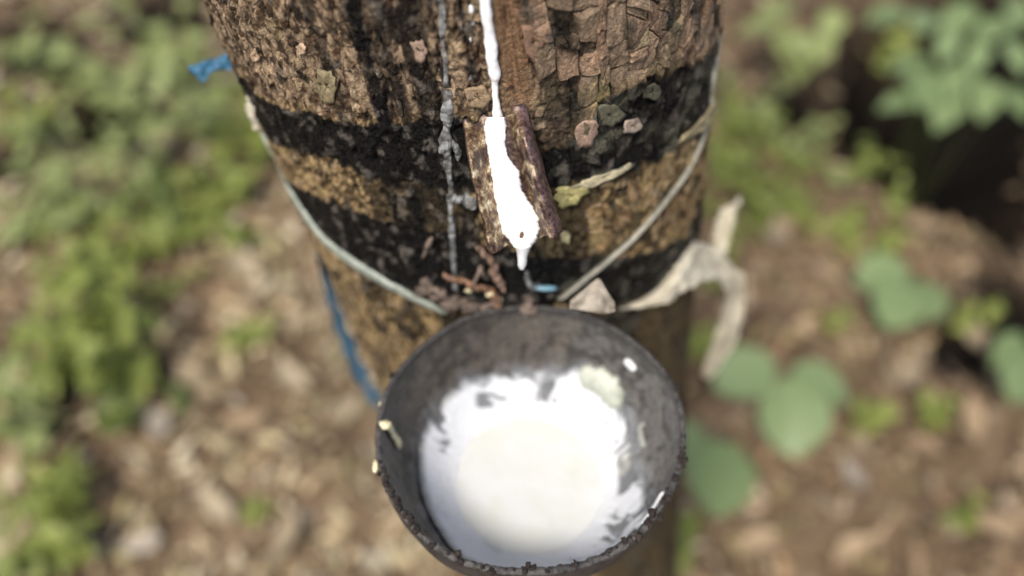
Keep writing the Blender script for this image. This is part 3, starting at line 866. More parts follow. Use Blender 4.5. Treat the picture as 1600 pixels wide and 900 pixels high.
def clump(name, pts, rpx, mat, label, cat, n, seed):
    r = np.random.default_rng(seed); Vs, Fs, off_ = [], [], 0
    for k in range(n):
        i = r.integers(0, len(pts) - 1); t = r.random(); x = pts[i][0] * (1 - t) + pts[i + 1][0] * t + r.normal(0, 5); y = pts[i][1] * (1 - t) + pts[i + 1][1] * t + r.normal(0, 5)
        s_, z_ = trunk_hit(x, y); p = trunk_pt(s_, z_, r.uniform(0, .003)); rad_ = r.uniform(*rpx) * float(np.dot(p - O, FWD)) / FPX
        u = np.linspace(0, 2 * PI, 16, endpoint=False); v = np.linspace(.02, PI - .02, 11); U, Vv = np.meshgrid(u, v, indexing='ij')
        q = np.stack([np.cos(U) * np.sin(Vv) * r.uniform(.6, 1.8), np.sin(U) * np.sin(Vv) * r.uniform(.4, .8), np.cos(Vv) * r.uniform(.5, 1.1)], -1)
        q = q * (1 + .9 * perlin(q[..., 0] * 1.7 + k * 3, q[..., 1] * 1.7, q[..., 2] * 1.7) + .35 * perlin(q[..., 0] * 5 + k, q[..., 1] * 5, q[..., 2] * 5))[..., None] * rad_
        a_ = r.uniform(-.8, .8); q = np.stack([q[..., 0] * math.cos(a_) - q[..., 2] * math.sin(a_), q[..., 1], q[..., 0] * math.sin(a_) + q[..., 2] * math.cos(a_)], -1)
        Vs.append((q + p).reshape(-1, 3)); Fs.append(grid_faces(16, 11, wrap_u=True, flip=True) + off_); off_ += 16 * 11
    return tag(link(name, mesh_np(name, np.concatenate(Vs), np.concatenate(Fs)), mat), label, cat)
clump('dried_latex_clump', [(655, 440), (680, 452), (705, 464), (735, 472), (775, 474), (820, 472)], (4, 11), M['clump'], 'dark crumbly clump of dried latex and dirt behind the cup rim', 'dried latex', 26, 4)
clump('pale_latex_crumbs', [(735, 440), (755, 455), (790, 466)], (2, 4), M['latex_clot'], 'pale yellowish latex crumbs on the dark clump behind the cup rim', 'dried latex', 4, 9)
scrap('pale_curl', [(742, 430, 4), (747, 421, 7), (751, 413, 7), (756, 420, 4)], .002, M['clump'], 'short brownish latex curl beside the orange bark strip', 'dried latex', .003, 5)
scrap('latex_thread', [(822, 420, 6), (824, 432, 8), (830, 442, 9), (845, 445, 5)], .0018, M['latex_old'], 'grey latex thread on the black band under the drip', 'dried latex', .002, 6)

# ------------------------------------------------------------------ spout
sB, zB = trunk_hit(770, 172)
B = trunk_pt(sB, zB, .001)
T = at_y(822, 372, B[1] - .024)
aD = (T - B); Ls = np.linalg.norm(aD); aD /= Ls
lat = np.array([1.0, 0, 0]); lat = lat - aD * np.dot(lat, aD)
lat /= np.linalg.norm(lat)
nrm = np.cross(lat, aD); nrm /= np.linalg.norm(nrm)
if np.dot(nrm, O - B) < 0: nrm = -nrm
prof = [(-1.02, .0062), (-.98, .0092), (-.9, .0095), (-.76, .0068), (-.55, .0018), (-.3, .0001), (0, 0), (.3, .0001), (.46, .0016), (.60, .0064), (.70, .0092), (.78, .0094), (.95, .0062), (1.05, .0020)]
prof = np.array(resample([(a, b * 80, 0) for a, b in prof], 40)); prof[:, 1] /= 80
nl = 90; Vt = []; Cs = []
for i in range(nl):
    t = i / (nl - 1)
    w = .0112 + .0020 * t
    for j, (u, h, _) in enumerate(prof):
        tt = t * Ls * (1 + .0 * u) + (.0016 * perlin(np.array([u * 4.]), np.array([i * .02]), 5)[0] if i > nl - 4 else 0)
        hh = h * (1 + .1 * perlin(np.array([u * 3.]), np.array([t * 5.]), 2)[0]) + .0003 * perlin(np.array([u * 9.]), np.array([t * 18.]), 7)[0]
        hh = hh * (.25 + .75 * float(sstep(0, .3, np.array(t)))) - .0035 * float(sstep(.22, 0, np.array(t)))
        uu = u + .035 * perlin(np.array([t * 6. + (10 if u > 0 else 0)]), np.array([0.]), 1)[0]
        if u < -.5: uu = uu * 1.04 * (.97 + .03 * float(sstep(0, .35, np.array(t))))
        P = B + aD * tt + lat * (uu * w) + nrm * hh
        Vt.append(P)
        purple = float(sstep(.72, .80, np.array(u + .12 * perlin(np.array([t * 9.]), np.array([u * 2.]), 6)[0]))) * .93 if u > 0 else (.75 if u < -.95 else 0.0)
        purple = max(purple, .95 * float(sstep(.46, .36, np.array(abs(u) + .10 * perlin(np.array([t * 14.]), np.array([u * 3.]), 4)[0]))))
        purple = max(purple, .9 * float(sstep(.12, .0, np.array(t + .05 * perlin(np.array([u * 4.]), np.array([t * 9.]), 8)[0]))))
        Cs.append((.085, .052, .050, purple) if u > .6 else (.05, .03, .024, purple))
Vt = np.array(Vt)
spout = empty('tapping_spout', tuple(B), 'rusty bent tin spout stuck in the bark with latex flowing through it', 'spout')
me = mesh_np('gutter', Vt - B, grid_faces(nl, len(prof)), np.array(Cs))
sp = link('gutter', me, M['tin'], spout); md = sp.modifiers.new('thickness', 'SOLIDIFY'); md.thickness = .0006

# latex in the spout, ending in a hanging drip
def on_spout(px, py, h):
    P0 = B + nrm * h; d = ray(px, py); t = np.dot(P0 - O, nrm) / np.dot(d, nrm); return O + d * t
rows = [(182, 762, 789), (190, 757, 791), (197, 755, 792), (210, 757, 791), (230, 760, 791), (248, 763, 796), (258, 764, 806), (268, 766, 813), (285, 768, 815), (300, 769, 818), (315, 771, 829), (330, 773, 839), (345, 775, 845), (358, 779, 845), (368, 786, 842), (376, 794, 838), (383, 800, 833), (390, 805, 828), (398, 808, 825), (406, 808, 824), (414, 808, 823), (419, 810, 821), (423, 814, 817)]
RW = resample([(r[0], r[1], r[2]) for r in rows], 120)
nc = 17; Vl = []
for i, (y, xl, xr) in enumerate(RW):
    for j in range(nc):
        u = -1 + 2 * j / (nc - 1); e = .035 * math.sin(y * .35 + (2 if u > 0 else 0)) + .03 * math.sin(y * .9)
        x = (xl + xr) / 2 + u * (xr - xl) / 2 * (1 + e * abs(u))
        half = (xr - xl) / 2 * .00023
        dome = math.sqrt(max(0, 1 - u * u))
        if y < 384:
            P = on_spout(x, y, .0006 + min(.0035, half * .6) * dome + .0003 * math.sin(y * .2 + u * 3))
        else:
            Pt = on_spout(815, 384, .0006)
            k = min(1, (y - 384) / 6)
            P = at_y(x, y, Pt[1] - min(.0035, half * 1.2) * dome - .0005 * k)
        Vl.append(P)
Vl = np.array(Vl)
me = mesh_np('latex_in_spout', Vl, grid_faces(len(RW), nc))
lo = link('latex_in_spout', me, M['latex']); md = lo.modifiers.new('thickness', 'SOLIDIFY'); md.thickness = .0008
tag(lo, 'thick white latex filling the spout and ending in a hanging drip', 'latex')
me = blob_mesh('bark_crumb', .0013, .75, .6, 1.7, .15, 2, 14, 8)
bc = link('bark_crumb', me, M['orange']); bc.location = on_spout(815, 369, .0034)
tag(bc, 'tiny brown bark crumb stuck in the white latex at the spout tip', 'bark crumb')

# ------------------------------------------------------------------ cup
CC = np.array([.0073, .1796, CAMZ - .3206]); CR, CH = .0602, .0640
cup = empty('latex_cup', tuple(CC - np.array([0, 0, CH])), 'black round collecting cup holding white latex, hung against the trunk', 'cup')
CUPO = CC - np.array([0, 0, CH])
def cup_pt(phi, t, off=0.0):
    """t 0 at the rim, 1 at the bottom; inner face; off pushes inwards"""
    a = t * PI / 2
    wob = 1 + .010 * np.sin(phi * 2 + .7) + .006 * np.sin(phi * 3 + 2) + .004 * np.sin(phi * 5)
    r = (CR * np.cos(a) ** .92 * wob) - off * np.cos(a)
    z = -CH * np.sin(a) + off * np.sin(a) + (.0012 * np.sin(phi * 2 + 1) + .0006 * np.sin(phi * 7)) * np.cos(a)
    return np.stack([CC[0] + r * np.cos(phi), CC[1] + r * np.sin(phi), CC[2] + z], -1)

def cup_hit(px, py):
    d = ray(px, py); t = np.linspace(.25, .6, 4000); P = O[None] + d[None] * t[:, None] - CC
    q = (P[:, 0] ** 2 + P[:, 1] ** 2) / CR ** 2 + (P[:, 2] / CH) ** 2
    k = np.where((q[:-1] < 1) & (q[1:] >= 1) & (P[:-1, 2] < .001))[0]
    if not len(k): return None
    p = P[k[-1]]; return math.atan2(p[1], p[0]), math.asin(min(1, max(0, -p[2] / CH))) / (PI / 2)

outline = [(655, 722), (658, 680), (672, 655), (690, 625), (718, 598), (750, 590), (790, 583), (830, 582), (875, 584), (905, 578), (940, 576), (962, 600), (972, 640), (985, 680), (1000, 720), (1008, 760), (1012, 800), (985, 842), (940, 872), (880, 888), (820, 891), (770, 885), (725, 866), (690, 830), (668, 790), (657, 750)]
outline = [p if not (p[1] > 835) else (p[0], min(897, p[1] + 6)) for p in outline]
hh = np.array([h for h in (cup_hit(*p) for p in outline) if h]); oo = np.argsort(hh[:, 0]); hp = hh[oo, 0]; ht = hh[oo, 1]
hp = np.r_[hp[-1] - 2 * PI, hp, hp[0] + 2 * PI]; ht = np.r_[ht[-1], ht, ht[0]]
POOL_T = math.asin(.0520 / CH) / (PI / 2)
def coat_field(FP, FT):
    FP = (np.asarray(FP) + PI) % (2 * PI) - PI
    cx, cy = np.cos(FP), np.sin(FP)
    def nn(f, sd, o, g, st):
        r = 0; a = 1; tot = 0; ff = f
        for k in range(o):
            r = r + a * perlin(cx * ff + sd, cy * ff + sd * 2, FT * ff * 1.6 * st + k * 7.7); tot += a; a *= g; ff *= 2.05
        return r / tot
    m1 = nn(2.6, 11.0, 3, .5, .8); wq = nn(3, 21.0, 2, .5, .8)
    def n2w(f, sd, o):
        r = 0; a = 1; tot = 0; ff = f
        for k in range(o):
            r = r + a * perlin(np.cos(FP + wq * .5 + FT * .9) * ff + sd, np.sin(FP + wq * .5 + FT * .9) * ff + sd * 2, (FT + wq * .12) * ff * .9 + k * 7.7); tot += a; a *= .5; ff *= 2.05
        return r / tot
    m2 = n2w(6.5, 12.0, 4); m3 = nn(26, 13.0, 2, .5, 1)
    deep = FT - np.interp(FP, hp, ht)
    gappy = sstep(-.5, .3, np.cos(FP - .45)) * .9 + .10
    gappy = np.where((FP > 1.9) & (FP < 2.9), np.maximum(gappy, .9), gappy)
    field = deep / .09 + .02 + m2 * .9 * gappy * sstep(.36, .02, deep) + m1 * .6 * gappy + m3 * .10
    hole = sstep(-.04, -.34, m2 + m1 * .8 + .06 * m3) * gappy * sstep(POOL_T - .02, POOL_T - .08, FT)
    return field, deep, m2, gappy, hole

nphi, nt_ = 420, 150
ph_ = np.linspace(0, 2 * PI, nphi, endpoint=False); tt_ = np.linspace(0, 1, nt_) ** .9 * .985
PH, TT = np.meshgrid(ph_, tt_, indexing='ij')
cx, cy = np.cos(PH), np.sin(PH)
def cn(f, sd, oct=4, g=.55, stretch=1.0):       # noise on the cup wall, seamless round it
    r = 0; a = 1; tot = 0; ff = f
    for o_ in range(oct):
        r = r + a * perlin(cx * ff + sd, cy * ff + sd * 2, TT * ff * 1.6 * stretch + o_ * 7.7); tot += a; a *= g; ff *= 2.05
    return r / tot
n1 = cn(2.2, 1.0); n2 = cn(9, 2.0); n3 = cn(26, 3.0, 3); n4 = cn(6, 4.0, 4, .6, .35)
base = np.ones(PH.shape + (3,)) * np.array([.082, .070, .058])
right = sstep(-.2, .7, cx)                       # right wall painted lighter, where light from the left hits it
base = lerp(base, np.ones_like(base) * np.array([.135, .128, .118]), right * (1 - sstep(.45, .1, TT) * .2))
base = lerp(base, np.ones_like(base) * np.array([.022, .018, .015]), sstep(.02, -.24, n2 + n1 * .6 + n3 * .2) * .75)
base = lerp(base, np.ones_like(base) * np.array([.125, .105, .08]), sstep(.06, .3, n4) * .5)
base = lerp(base, np.ones_like(base) * np.array([.006, .005, .005]), sstep(.30, .42, n3 + n2 * .35) * .9)
base = lerp(base, np.ones_like(base) * np.array([.010, .008, .008]), sstep(.06 + .03 * n2, .02, TT + n3 * .03) * .7)
spotd = sstep(.18, .4, n4 + n3 * .3) * sstep(.30, .45, TT) * right
base = base * .82
base = lerp(base, np.ones_like(base) * np.array([.20, .21, .215]), spotd * .45)
cfield = coat_field(PH, TT)[0]
base = lerp(base, np.ones_like(base) * np.array([.25, .265, .28]), sstep(-.9, .3, cfield + n4 * 1.2 + n3 * .5) * sstep(.20, .34, TT) * (.30 + .35 * right))
roughm = sstep(-.3, .5, cx + n1)
Cc = np.concatenate([base, (.35 + .5 * roughm)[..., None]], -1)
Vc = cup_pt(PH, TT, n3 * .0005 + n2 * .0007)
me = mesh_np('inner_shell', Vc - CUPO, grid_faces(nphi, nt_, wrap_u=True), Cc.reshape(-1, 4))
link('inner_shell', me, M['cup_in'], cup)
# outside
tt2 = np.linspace(0, 1, 40); P2, T2 = np.meshgrid(np.linspace(0, 2 * PI, 160, endpoint=False), tt2, indexing='ij')
Vo = cup_pt(P2, T2, -.0018 + perlin(np.cos(P2) * 6, np.sin(P2) * 6, T2 * 8) * .0006)
link('outer_shell', mesh_np('outer_shell', Vo - CUPO, grid_faces(160, 40, wrap_u=True, flip=True)), M['cup_out'], cup)
# rim
nr, ncs = 720, 12
pr = np.linspace(0, 2 * PI, nr, endpoint=False); pc_ = np.linspace(0, 2 * PI, ncs, endpoint=False)
PR, PC = np.meshgrid(pr, pc_, indexing='ij')
nzr = perlin(np.cos(PR) * 14, np.sin(PR) * 14, PC * .8) * .5 + perlin(np.cos(PR) * 40, np.sin(PR) * 40, PC) * .5
front = sstep(.4, -.6, np.sin(PR))
rad = (.0009 + .0004 * front) * (1 + .45 * nzr * (.5 + front))
base_r = cup_pt(PR, 0 * PR, -.0008)
cdir = np.stack([np.cos(PR), np.sin(PR), 0 * PR], -1)
Vr = base_r + cdir * (rad * np.cos(PC) * 1.15)[..., None] + np.array([0, 0, 1.]) * (rad * np.sin(PC) * .9 + .0003 + .0004 * perlin(np.cos(PR) * 9, np.sin(PR) * 9, 0 * PR + 4))[..., None]
fr = grid_faces(nr, ncs, wrap_u=True)
wrapf = np.array([[i * ncs + ncs - 1, ((i + 1) % nr) * ncs + ncs - 1, ((i + 1) % nr) * ncs, i * ncs] for i in range(nr)])
link('rim', mesh_np('rim', Vr - CUPO, np.concatenate([fr, wrapf])[:, ::-1]), M['rim'], cup)
# crumbs stuck to the rim
crumb_me = [blob_mesh('crumb', .0011, 1, .8, .8, .5, k, 10, 7, 2.5) for k in range(4)]
for m_ in crumb_me: m_.materials.append(M['dirt'])
r4 = np.random.default_rng(9)
spots = [(-1.95, 5, .0035), (-1.62, 4, .003), (-1.4, 2, .002), (-2.65, 7, .0045), (-2.4, 5, .004), (-.25, 5, .003), (-.35, 4, .002), (-.55, 6, .003), (-.75, 5, .003), (-2.5, 6, .003), (-2.25, 3, .002), (-.15, 3, .002), (2.8, 2, .002), (.3, 2, .002), (-1.0, 5, .003), (-2.8, 4, .002)]
for (a0, cnt, spd) in spots:
    for _ in range(cnt):
        a = a0 + r4.normal(0, spd / CR * 1.6)
        p = cup_pt(np.array([a]), np.array([0.0]), -.0008)[0] + np.array([math.cos(a) * r4.normal(0, .0011), math.sin(a) * r4.normal(0, .0011), .0013 + abs(r4.normal(0, .0007))])
        o = link('crumb', crumb_me[int(r4.integers(4))], None, cup)
        o.location = p - CUPO; o.scale = [r4.uniform(.45, 1.5)] * 3; o.rotation_euler = tuple(r4.uniform(0, 6, 3))
# cream latex on the left rim
def cup_blob(name, px, py, rpx, dz, mat, label, sc=(1, 1, 1), seed=0, z=None):
    P = at_z(px, py, CC[2] + dz if z is None else z); dep = float(np.dot(P - O, FWD)); r = rpx * dep / FPX
    o = link(name, blob_mesh(name, r, *sc, .2, seed, 18, 12), mat); o.location = P
    return o
o = cup_blob('latex_drop', 600, 664, 9, .001, M['latex_clot'], '', (1.3, .8, .7), 1)
tag(o, 'cream latex blob on the left rim of the cup, with a run below', 'latex drop', 'dried latex drops on the cup rim')
o = cup_blob('latex_drop', 587, 729, 7, .0, M['latex_clot'], '', (.7, 1.5, .8), 2)
tag(o, 'cream latex drop on the outer left side of the cup rim', 'latex drop', 'dried latex drops on the cup rim')
o = cup_blob('latex_drop', 596, 633, 6, .0, M['latex_clot'], '', (.7, 1.2, .8), 3)
tag(o, 'small pale latex drop highest on the left cup rim', 'latex drop', 'dried latex drops on the cup rim')

def run_on_cup(name, pts, hgt, mat, n=60, nc=7, edge=.3, seed=0):
    Q = []
    for (x, y, w) in pts:
        h = cup_hit(x, y)
        if h is None: continue
        P = cup_pt(np.array(h[0]), np.array(h[1])); dep = float(np.dot(P - O, FWD)); Q.append((*P, w * dep / FPX))
    Q = np.array(Q); d = np.r_[0, np.cumsum(np.linalg.norm(np.diff(Q[:, :3], axis=0), axis=1))]
    t = np.linspace(0, d[-1], n); L = np.stack([np.interp(t, d, Q[:, k]) for k in range(4)], -1)
    T_ = np.gradient(L[:, :3], axis=0); T_ /= np.linalg.norm(T_, axis=1)[:, None]
    inn = CC - L[:, :3]; inn /= np.linalg.norm(inn, axis=1)[:, None]
    sd_ = np.cross(T_, inn); V = []
    for k in range(n):
        for j in range(nc):
            u = -1 + 2 * j / (nc - 1); e = 1 + edge * math.sin(k * .5 + seed + 2 * (u > 0)) + edge * .5 * math.sin(k * 1.3 + seed)
            tp = min(1, k / 4, (n - 1 - k) / 4)
            V.append(L[k, :3] + sd_[k] * u * L[k, 3] * .5 * max(.2, e) * max(.1, tp) + inn[k] * (hgt * math.sqrt(max(0, 1 - u * u)) * tp + .0006))
    me = mesh_np(name, np.array(V), grid_faces(n, nc))
    o = link(name, me, mat); md = o.modifiers.new('thickness', 'SOLIDIFY'); md.thickness = .0006
    return o
o = run_on_cup('latex_run', [(598, 662, 10), (607, 672, 9), (613, 683, 8), (620, 692, 11), (624, 702, 8)], .0009, M['latex_clot'], seed=1)
tag(o, 'yellowish latex run down the inside of the cup from the cream rim blob', 'dried latex')
o = run_on_cup('latex_run', [(1040, 770, 3), (1028, 790, 4), (1018, 805, 6), (1008, 818, 7), (995, 828, 5)], .0006, M['latex'], seed=4)
tag(o, 'thin white latex run inside the cup at the lower right', 'latex')
o = run_on_cup('latex_run', [(1005, 664, 5), (996, 672, 6), (998, 688, 9), (1003, 702, 7)], .0004, M['grey_film'], seed=6)
tag(o, 'pale smear of latex on the right inner wall of the cup', 'dried latex')
o = run_on_cup('latex_run', [(979, 563, 8), (987, 570, 13), (992, 578, 9)], .0008, M['latex'], seed=7)
tag(o, 'small white latex dab high on the right inner wall of the cup', 'latex')

# coat of latex on the wall and the pool in the bottom
nphi2, nt2 = 720, 200
f_ph = np.linspace(-PI, PI, nphi2, endpoint=False); f_t = np.linspace(.22, POOL_T + .04, nt2)
FP, FT = np.meshgrid(f_ph, f_t, indexing='ij')
cx, cy = np.cos(FP), np.sin(FP); TT = FT
field, deep, m2, gappy, hole = coat_field(FP, FT)
thick = sstep(-.15, 1.1, field) * (1 - hole * .9)
cov = sstep(.0, .35, thick)
fcol = lerp(np.ones(FP.shape + (3,)) * np.array([.12, .125, .13]), np.ones(FP.shape + (3,)) * np.array([.57, .585, .61]), sstep(.05, .80, thick))
fcol = lerp(fcol, np.ones_like(fcol) * np.array([.78, .76, .66]), sstep(.2, .5, cn(3, 15.0)) * .25)
FVs = cup_pt(FP, FT, .0011 + .0009 * thick + n2.mean() * 0 + .0006 * m2)
keep = (thick > .05)
Fq = grid_faces(nphi2, nt2, wrap_u=True)
kf = keep.reshape(-1)[Fq].all(1); Fq = Fq[kf]
me = mesh_np('latex_coat', FVs.reshape(-1, 3), Fq, np.concatenate([fcol, cov[..., None]], -1).reshape(-1, 4))
coat = link('latex_coat', me, M['latex_film'])
import bmesh
bm = bmesh.new(); bm.from_mesh(me); bmesh.ops.delete(bm, geom=[v for v in bm.verts if not v.link_faces], context='VERTS'); bm.to_mesh(me); bm.free()
tag(coat, 'streaky coat of white latex clinging to the cup wall round the pool', 'latex')
# pool
POOLZ = CC[2] - .0520
pr_ = float(np.hypot(*(cup_pt(np.array([0.0]), np.array([POOL_T]))[0, :2] - CC[:2])))
nq, nrr = 160, 50
Q1, Q2 = np.meshgrid(np.linspace(0, 2 * PI, nq, endpoint=False), np.linspace(0.001, 1, nrr), indexing='ij')
rim_r = np.hypot(cup_pt(Q1, 0 * Q1 + POOL_T)[..., 0] - CC[0], cup_pt(Q1, 0 * Q1 + POOL_T)[..., 1] - CC[1]) * 1.01
pz_ = POOLZ + .0011 * sstep(.90, 1.0, Q2) + .00012 * perlin(Q2 * np.cos(Q1) * 5, Q2 * np.sin(Q1) * 5, 0 * Q1)
Vp = np.stack([CC[0] + rim_r * Q2 * np.cos(Q1), CC[1] + rim_r * Q2 * np.sin(Q1), pz_], -1)
pool = link('latex_pool', mesh_np('latex_pool', Vp, grid_faces(nq, nrr, wrap_u=True, flip=True)), plain_mat('pooled_latex', (.55, .56, .555), .22, 30, .05, .001, 0, col2=(.505, .515, .475), sss=.2, coat=.05, cscale=55))
tag(pool, 'round smooth pool of liquid white latex in the bottom of the cup', 'latex')
# clotted skin lump at the back right
skin = run_on_cup('latex_skin', [(905, 592, 30), (925, 590, 40), (945, 600, 48), (958, 618, 44), (966, 640, 22)], .0028, plain_mat('latex_skin', (.52, .54, .46), .4, 300, .6, .002, 0, col2=(.26, .29, .23), cscale=60, trans=.1), 60, 11, .12, 3)
tag(skin, 'pale green-grey lifted skin of clotted latex at the back right of the cup', 'dried latex')

# wire ring that carries the cup
pts = []
for k in range(121):
    a = 2 * PI * k / 120; p = cup_pt(np.array([a]), np.array([.40]), -.0030)[0]; pts.append(p - CUPO)
def tube(name, P, r, mat, parent=None, nc=8, closed=False):
    P = np.array(P); n = len(P); T_ = np.gradient(P, axis=0); T_ /= np.linalg.norm(T_, axis=1)[:, None] + 1e-12
    ref = np.array([0, 0, 1.0]) if abs(T_[0, 2]) < .9 else np.array([1.0, 0, 0])
    a = np.cross(T_, ref); a /= np.linalg.norm(a, axis=1)[:, None] + 1e-12; b = np.cross(T_, a)
    r = np.broadcast_to(r, n)
    c = np.linspace(0, 2 * PI, nc, endpoint=False)
    V = P[:, None] + (a[:, None] * np.cos(c)[None, :, None] + b[:, None] * np.sin(c)[None, :, None]) * r[:, None, None]
    F = [(i * nc + j, i * nc + (j + 1) % nc, (i + 1) * nc + (j + 1) % nc, (i + 1) * nc + j) for i in range(n - 1) for j in range(nc)]
    F = F + [tuple(range(nc))[::-1], tuple((n - 1) * nc + j for j in range(nc))] if not closed else F
    me = mesh_any(name, V.reshape(-1, 3), F); return link(name, me, mat, parent) if mat else me
tube('wire_ring', pts, .0009, M['cord_thin'], cup, closed=True)

# ------------------------------------------------------------------ plants
def leaf_mesh(name, kind, seed=0):
    r = np.random.default_rng(seed)
    nl_, nw_ = 9, 5
    t = np.linspace(0, 1, nl_); u = np.linspace(-1, 1, nw_); Tm, Um = np.meshgrid(t, u, indexing='ij')
    if kind == 'heart': w = .47 * np.sin(np.clip(Tm * .93 + .12, 0, 1) ** .85 * PI) ** .55 * (1 - .35 * Tm ** 3)
    elif kind == 'round': w = .44 * np.sin(np.clip(Tm, .015, .985) * PI) ** .55
    elif kind == 'ovate': w = .30 * np.sin(np.clip(Tm, .01, .985) ** .75 * PI) ** .85
    else: w = .19 * np.sin(np.clip(Tm, .01, .985) ** .85 * PI) ** .9
    x = Tm - (np.abs(Um) * .10 * (1 - Tm) ** 4 if kind == 'heart' else 0)
    y = Um * w
    z = -.16 * (Tm - .25) ** 2 + .22 * np.abs(y) - .0 * Tm + .025 * np.sin(Tm * 22) * np.abs(Um) + r.normal(0, .006, Tm.shape)
    me = mesh_np(name, np.stack([x, y, z], -1), grid_faces(nl_, nw_))
    return me
LM = {}
def get_leaf(kind, mat):
    if (kind, mat) not in LM:
        LM[(kind, mat)] = [leaf_mesh('leaf', kind, s) for s in range(3)]
        for m_ in LM[(kind, mat)]: m_.materials.append(M[mat])
    return LM[(kind, mat)]
rp_ = np.random.default_rng(33)

def gh(x, y): return float(ground_h(np.array([float(x)]), np.array([float(y)]))[0])

def herb(px, py, label, mat='leaf_lime', kind='ovate', n=26, spread_=.09, h=.12, size=(.02, .04), group='small green weeds on the ground', name='green_weed', cat='weed'):
    spread_ *= GK; h *= GK; size = (size[0] * GK, size[1] * GK); h_mid = h * .6
    P = at_g(px, py, h_mid)
    x, y = P[0], P[1]; g0 = gh(x, y)
    P = at_z(px, py, g0 + h_mid); x, y = P[0], P[1]; g0 = gh(x, y)
    root = empty(name, (x, y, g0), label, cat, group)
    ns = max(2, n // 7); stems = []
    Vs, Fs = [], []
    for k in range(ns):
        a = rp_.uniform(0, 2 * PI); ln = rp_.uniform(.35, 1.0) * spread_; hh_ = h * rp_.uniform(.6, 1.1) * (1.15 - .4 * ln / spread_)
        pts_ = [(math.cos(a) * ln * t ** 1.3, math.sin(a) * ln * t ** 1.3, hh_ * (1 - (1 - t) ** 1.5)) for t in np.linspace(0, 1, 8)]
        stems.append(np.array(pts_))
        me_ = tube('stem', pts_, np.linspace(.0016, .0007, 8), None, nc=5)
        v = np.empty(len(me_.vertices) * 3); me_.vertices.foreach_get('co', v); base_i = len(Vs)
        Vs += [tuple(q) for q in v.reshape(-1, 3)]; Fs += [tuple(i + base_i for i in p.vertices) for p in me_.polygons]
        bpy.data.meshes.remove(me_)
    link('stem', mesh_any('stem', Vs, Fs), M['stem'], root)
    L = get_leaf(kind, mat)
    for k in range(n):
        st = stems[k % ns]; t = rp_.uniform(.25, 1.0); q = st[int(t * 7)]
        o = link('leaf', L[k % 3], None, root)
        o.location = tuple(q); s_ = rp_.uniform(*size); o.scale = (s_, s_ * rp_.uniform(.85, 1.2), s_)
        o.rotation_euler = (rp_.normal(0, .3), rp_.normal(.05, .35), rp_.uniform(0, 2 * PI))
    return root

def broad(leaves, base_px, label, mat='leaf_jade', kind='heart', group='broad-leaved seedlings right of the trunk', name='broad_leaf_seedling'):
    """leaves: (px, py, radius px, height)"""
    b = at_g(base_px[0], base_px[1], 0); b[2] = gh(b[0], b[1])
    root = empty(name, tuple(b), label, 'plant', group)
    L = get_leaf(kind, mat)
    for k, (x, y, r, h) in enumerate(leaves):
        P = at_g(x, y, h); dep = float(np.dot(P - O, FWD)); size = 2 * r * dep / FPX * 1.06
        a = math.atan2(P[1] - b[1], P[0] - b[0]) + rp_.normal(0, .4)
        o = link('leaf', L[k % 3], None, root); o.scale = (size, size, size)
        o.rotation_euler = (rp_.normal(0, .14), rp_.normal(0.06, .12), a)
        dirv = np.array([math.cos(a), math.sin(a), 0]) * size * .5
        st = P - dirv; o.location = tuple(st - b)
        q = st - b; mid = np.array([q[0] * .35, q[1] * .35, q[2] * .75])
        pts_ = [(1 - t) ** 2 * np.zeros(3) + 2 * t * (1 - t) * mid + t * t * q for t in np.linspace(0, 1, 9)]
        tube('petiole', pts_, .0013, M['stem'], root, 5)

GREEN = 'small green weeds on the ground'
# right of the trunk
broad([(1165, 580, 48, .19), (1285, 596, 46, .14), (1245, 642, 60, .15)], (1215, 640), 'seedling with three broad jade green leaves right of the cup', kind='round')
broad([(1124, 744, 60, .22), (1072, 690, 34, .18)], (1110, 720), 'seedling with one large round green leaf close to the cup rim', kind='round')
broad([(1380, 428, 40, .12), (1402, 476, 44, .13), (1448, 468, 36, .10)], (1420, 480), 'seedling with three jade leaves beyond the hanging plastic strip', kind='round')
broad([(1578, 560, 38, .10), (1598, 605, 42, .12)], (1600, 600), 'jade green seedling cut by the right edge of the photo')
broad([(1060, 835, 34, .22), (1040, 880, 40, .15)], (1050, 870), 'pale green leaves just below the cup at the right', mat='leaf_lime')
broad([(1440, 130, 50, .26), (1480, 165, 46, .22), (1405, 160, 34, .24), (1500, 120, 40, .26), (1545, 150, 40, .2), (1420, 100, 36, .26), (1590, 160, 34, .2)], (1470, 190), 'bushy plant with jade leaves over the dark shade', mat='leaf_jade', kind='ovate')
broad([(1230, 60, 36, .2), (1280, 75, 34, .2), (1185, 45, 34, .2), (1255, 70, 30, .22), (1300, 35, 34, .2), (1250, 100, 36, .18), (1210, 20, 36, .2)], (1250, 90), 'plant with broad pale leaves at the top edge right of the trunk', mat='leaf_pale', kind='ovate')
broad([(1440, 40, 38, .3), (1500, 25, 40, .3), (1550, 45, 36, .3), (1590, 85, 34, .3), (1385, 25, 36, .25), (1480, 70, 32, .3), (1530, 85, 30, .3), (1590, 20, 36, .3)], (1500, 80), 'leafy jade green plant in the upper right corner', mat='leaf_jade', kind='ovate')
herb(1368, 122, 'yellow-green weed in front of the big jade leaves', n=16, spread_=.05, h=.22, size=(.03, .05), group=GREEN)
herb(1140, 240, 'green weed right beside the upper trunk', n=34, spread_=.13, h=.10, group=GREEN)
herb(1215, 310, 'low green weed halfway between trunk and dark shade', n=34, spread_=.14, h=.08, group=GREEN)
herb(1160, 160, 'soft green weed near the top right of the trunk', n=30, spread_=.12, h=.12, mat='leaf_pale', group=GREEN)
herb(1395, 310, 'small green sprig below the dark shade', n=12, spread_=.05, h=.06, group=GREEN)
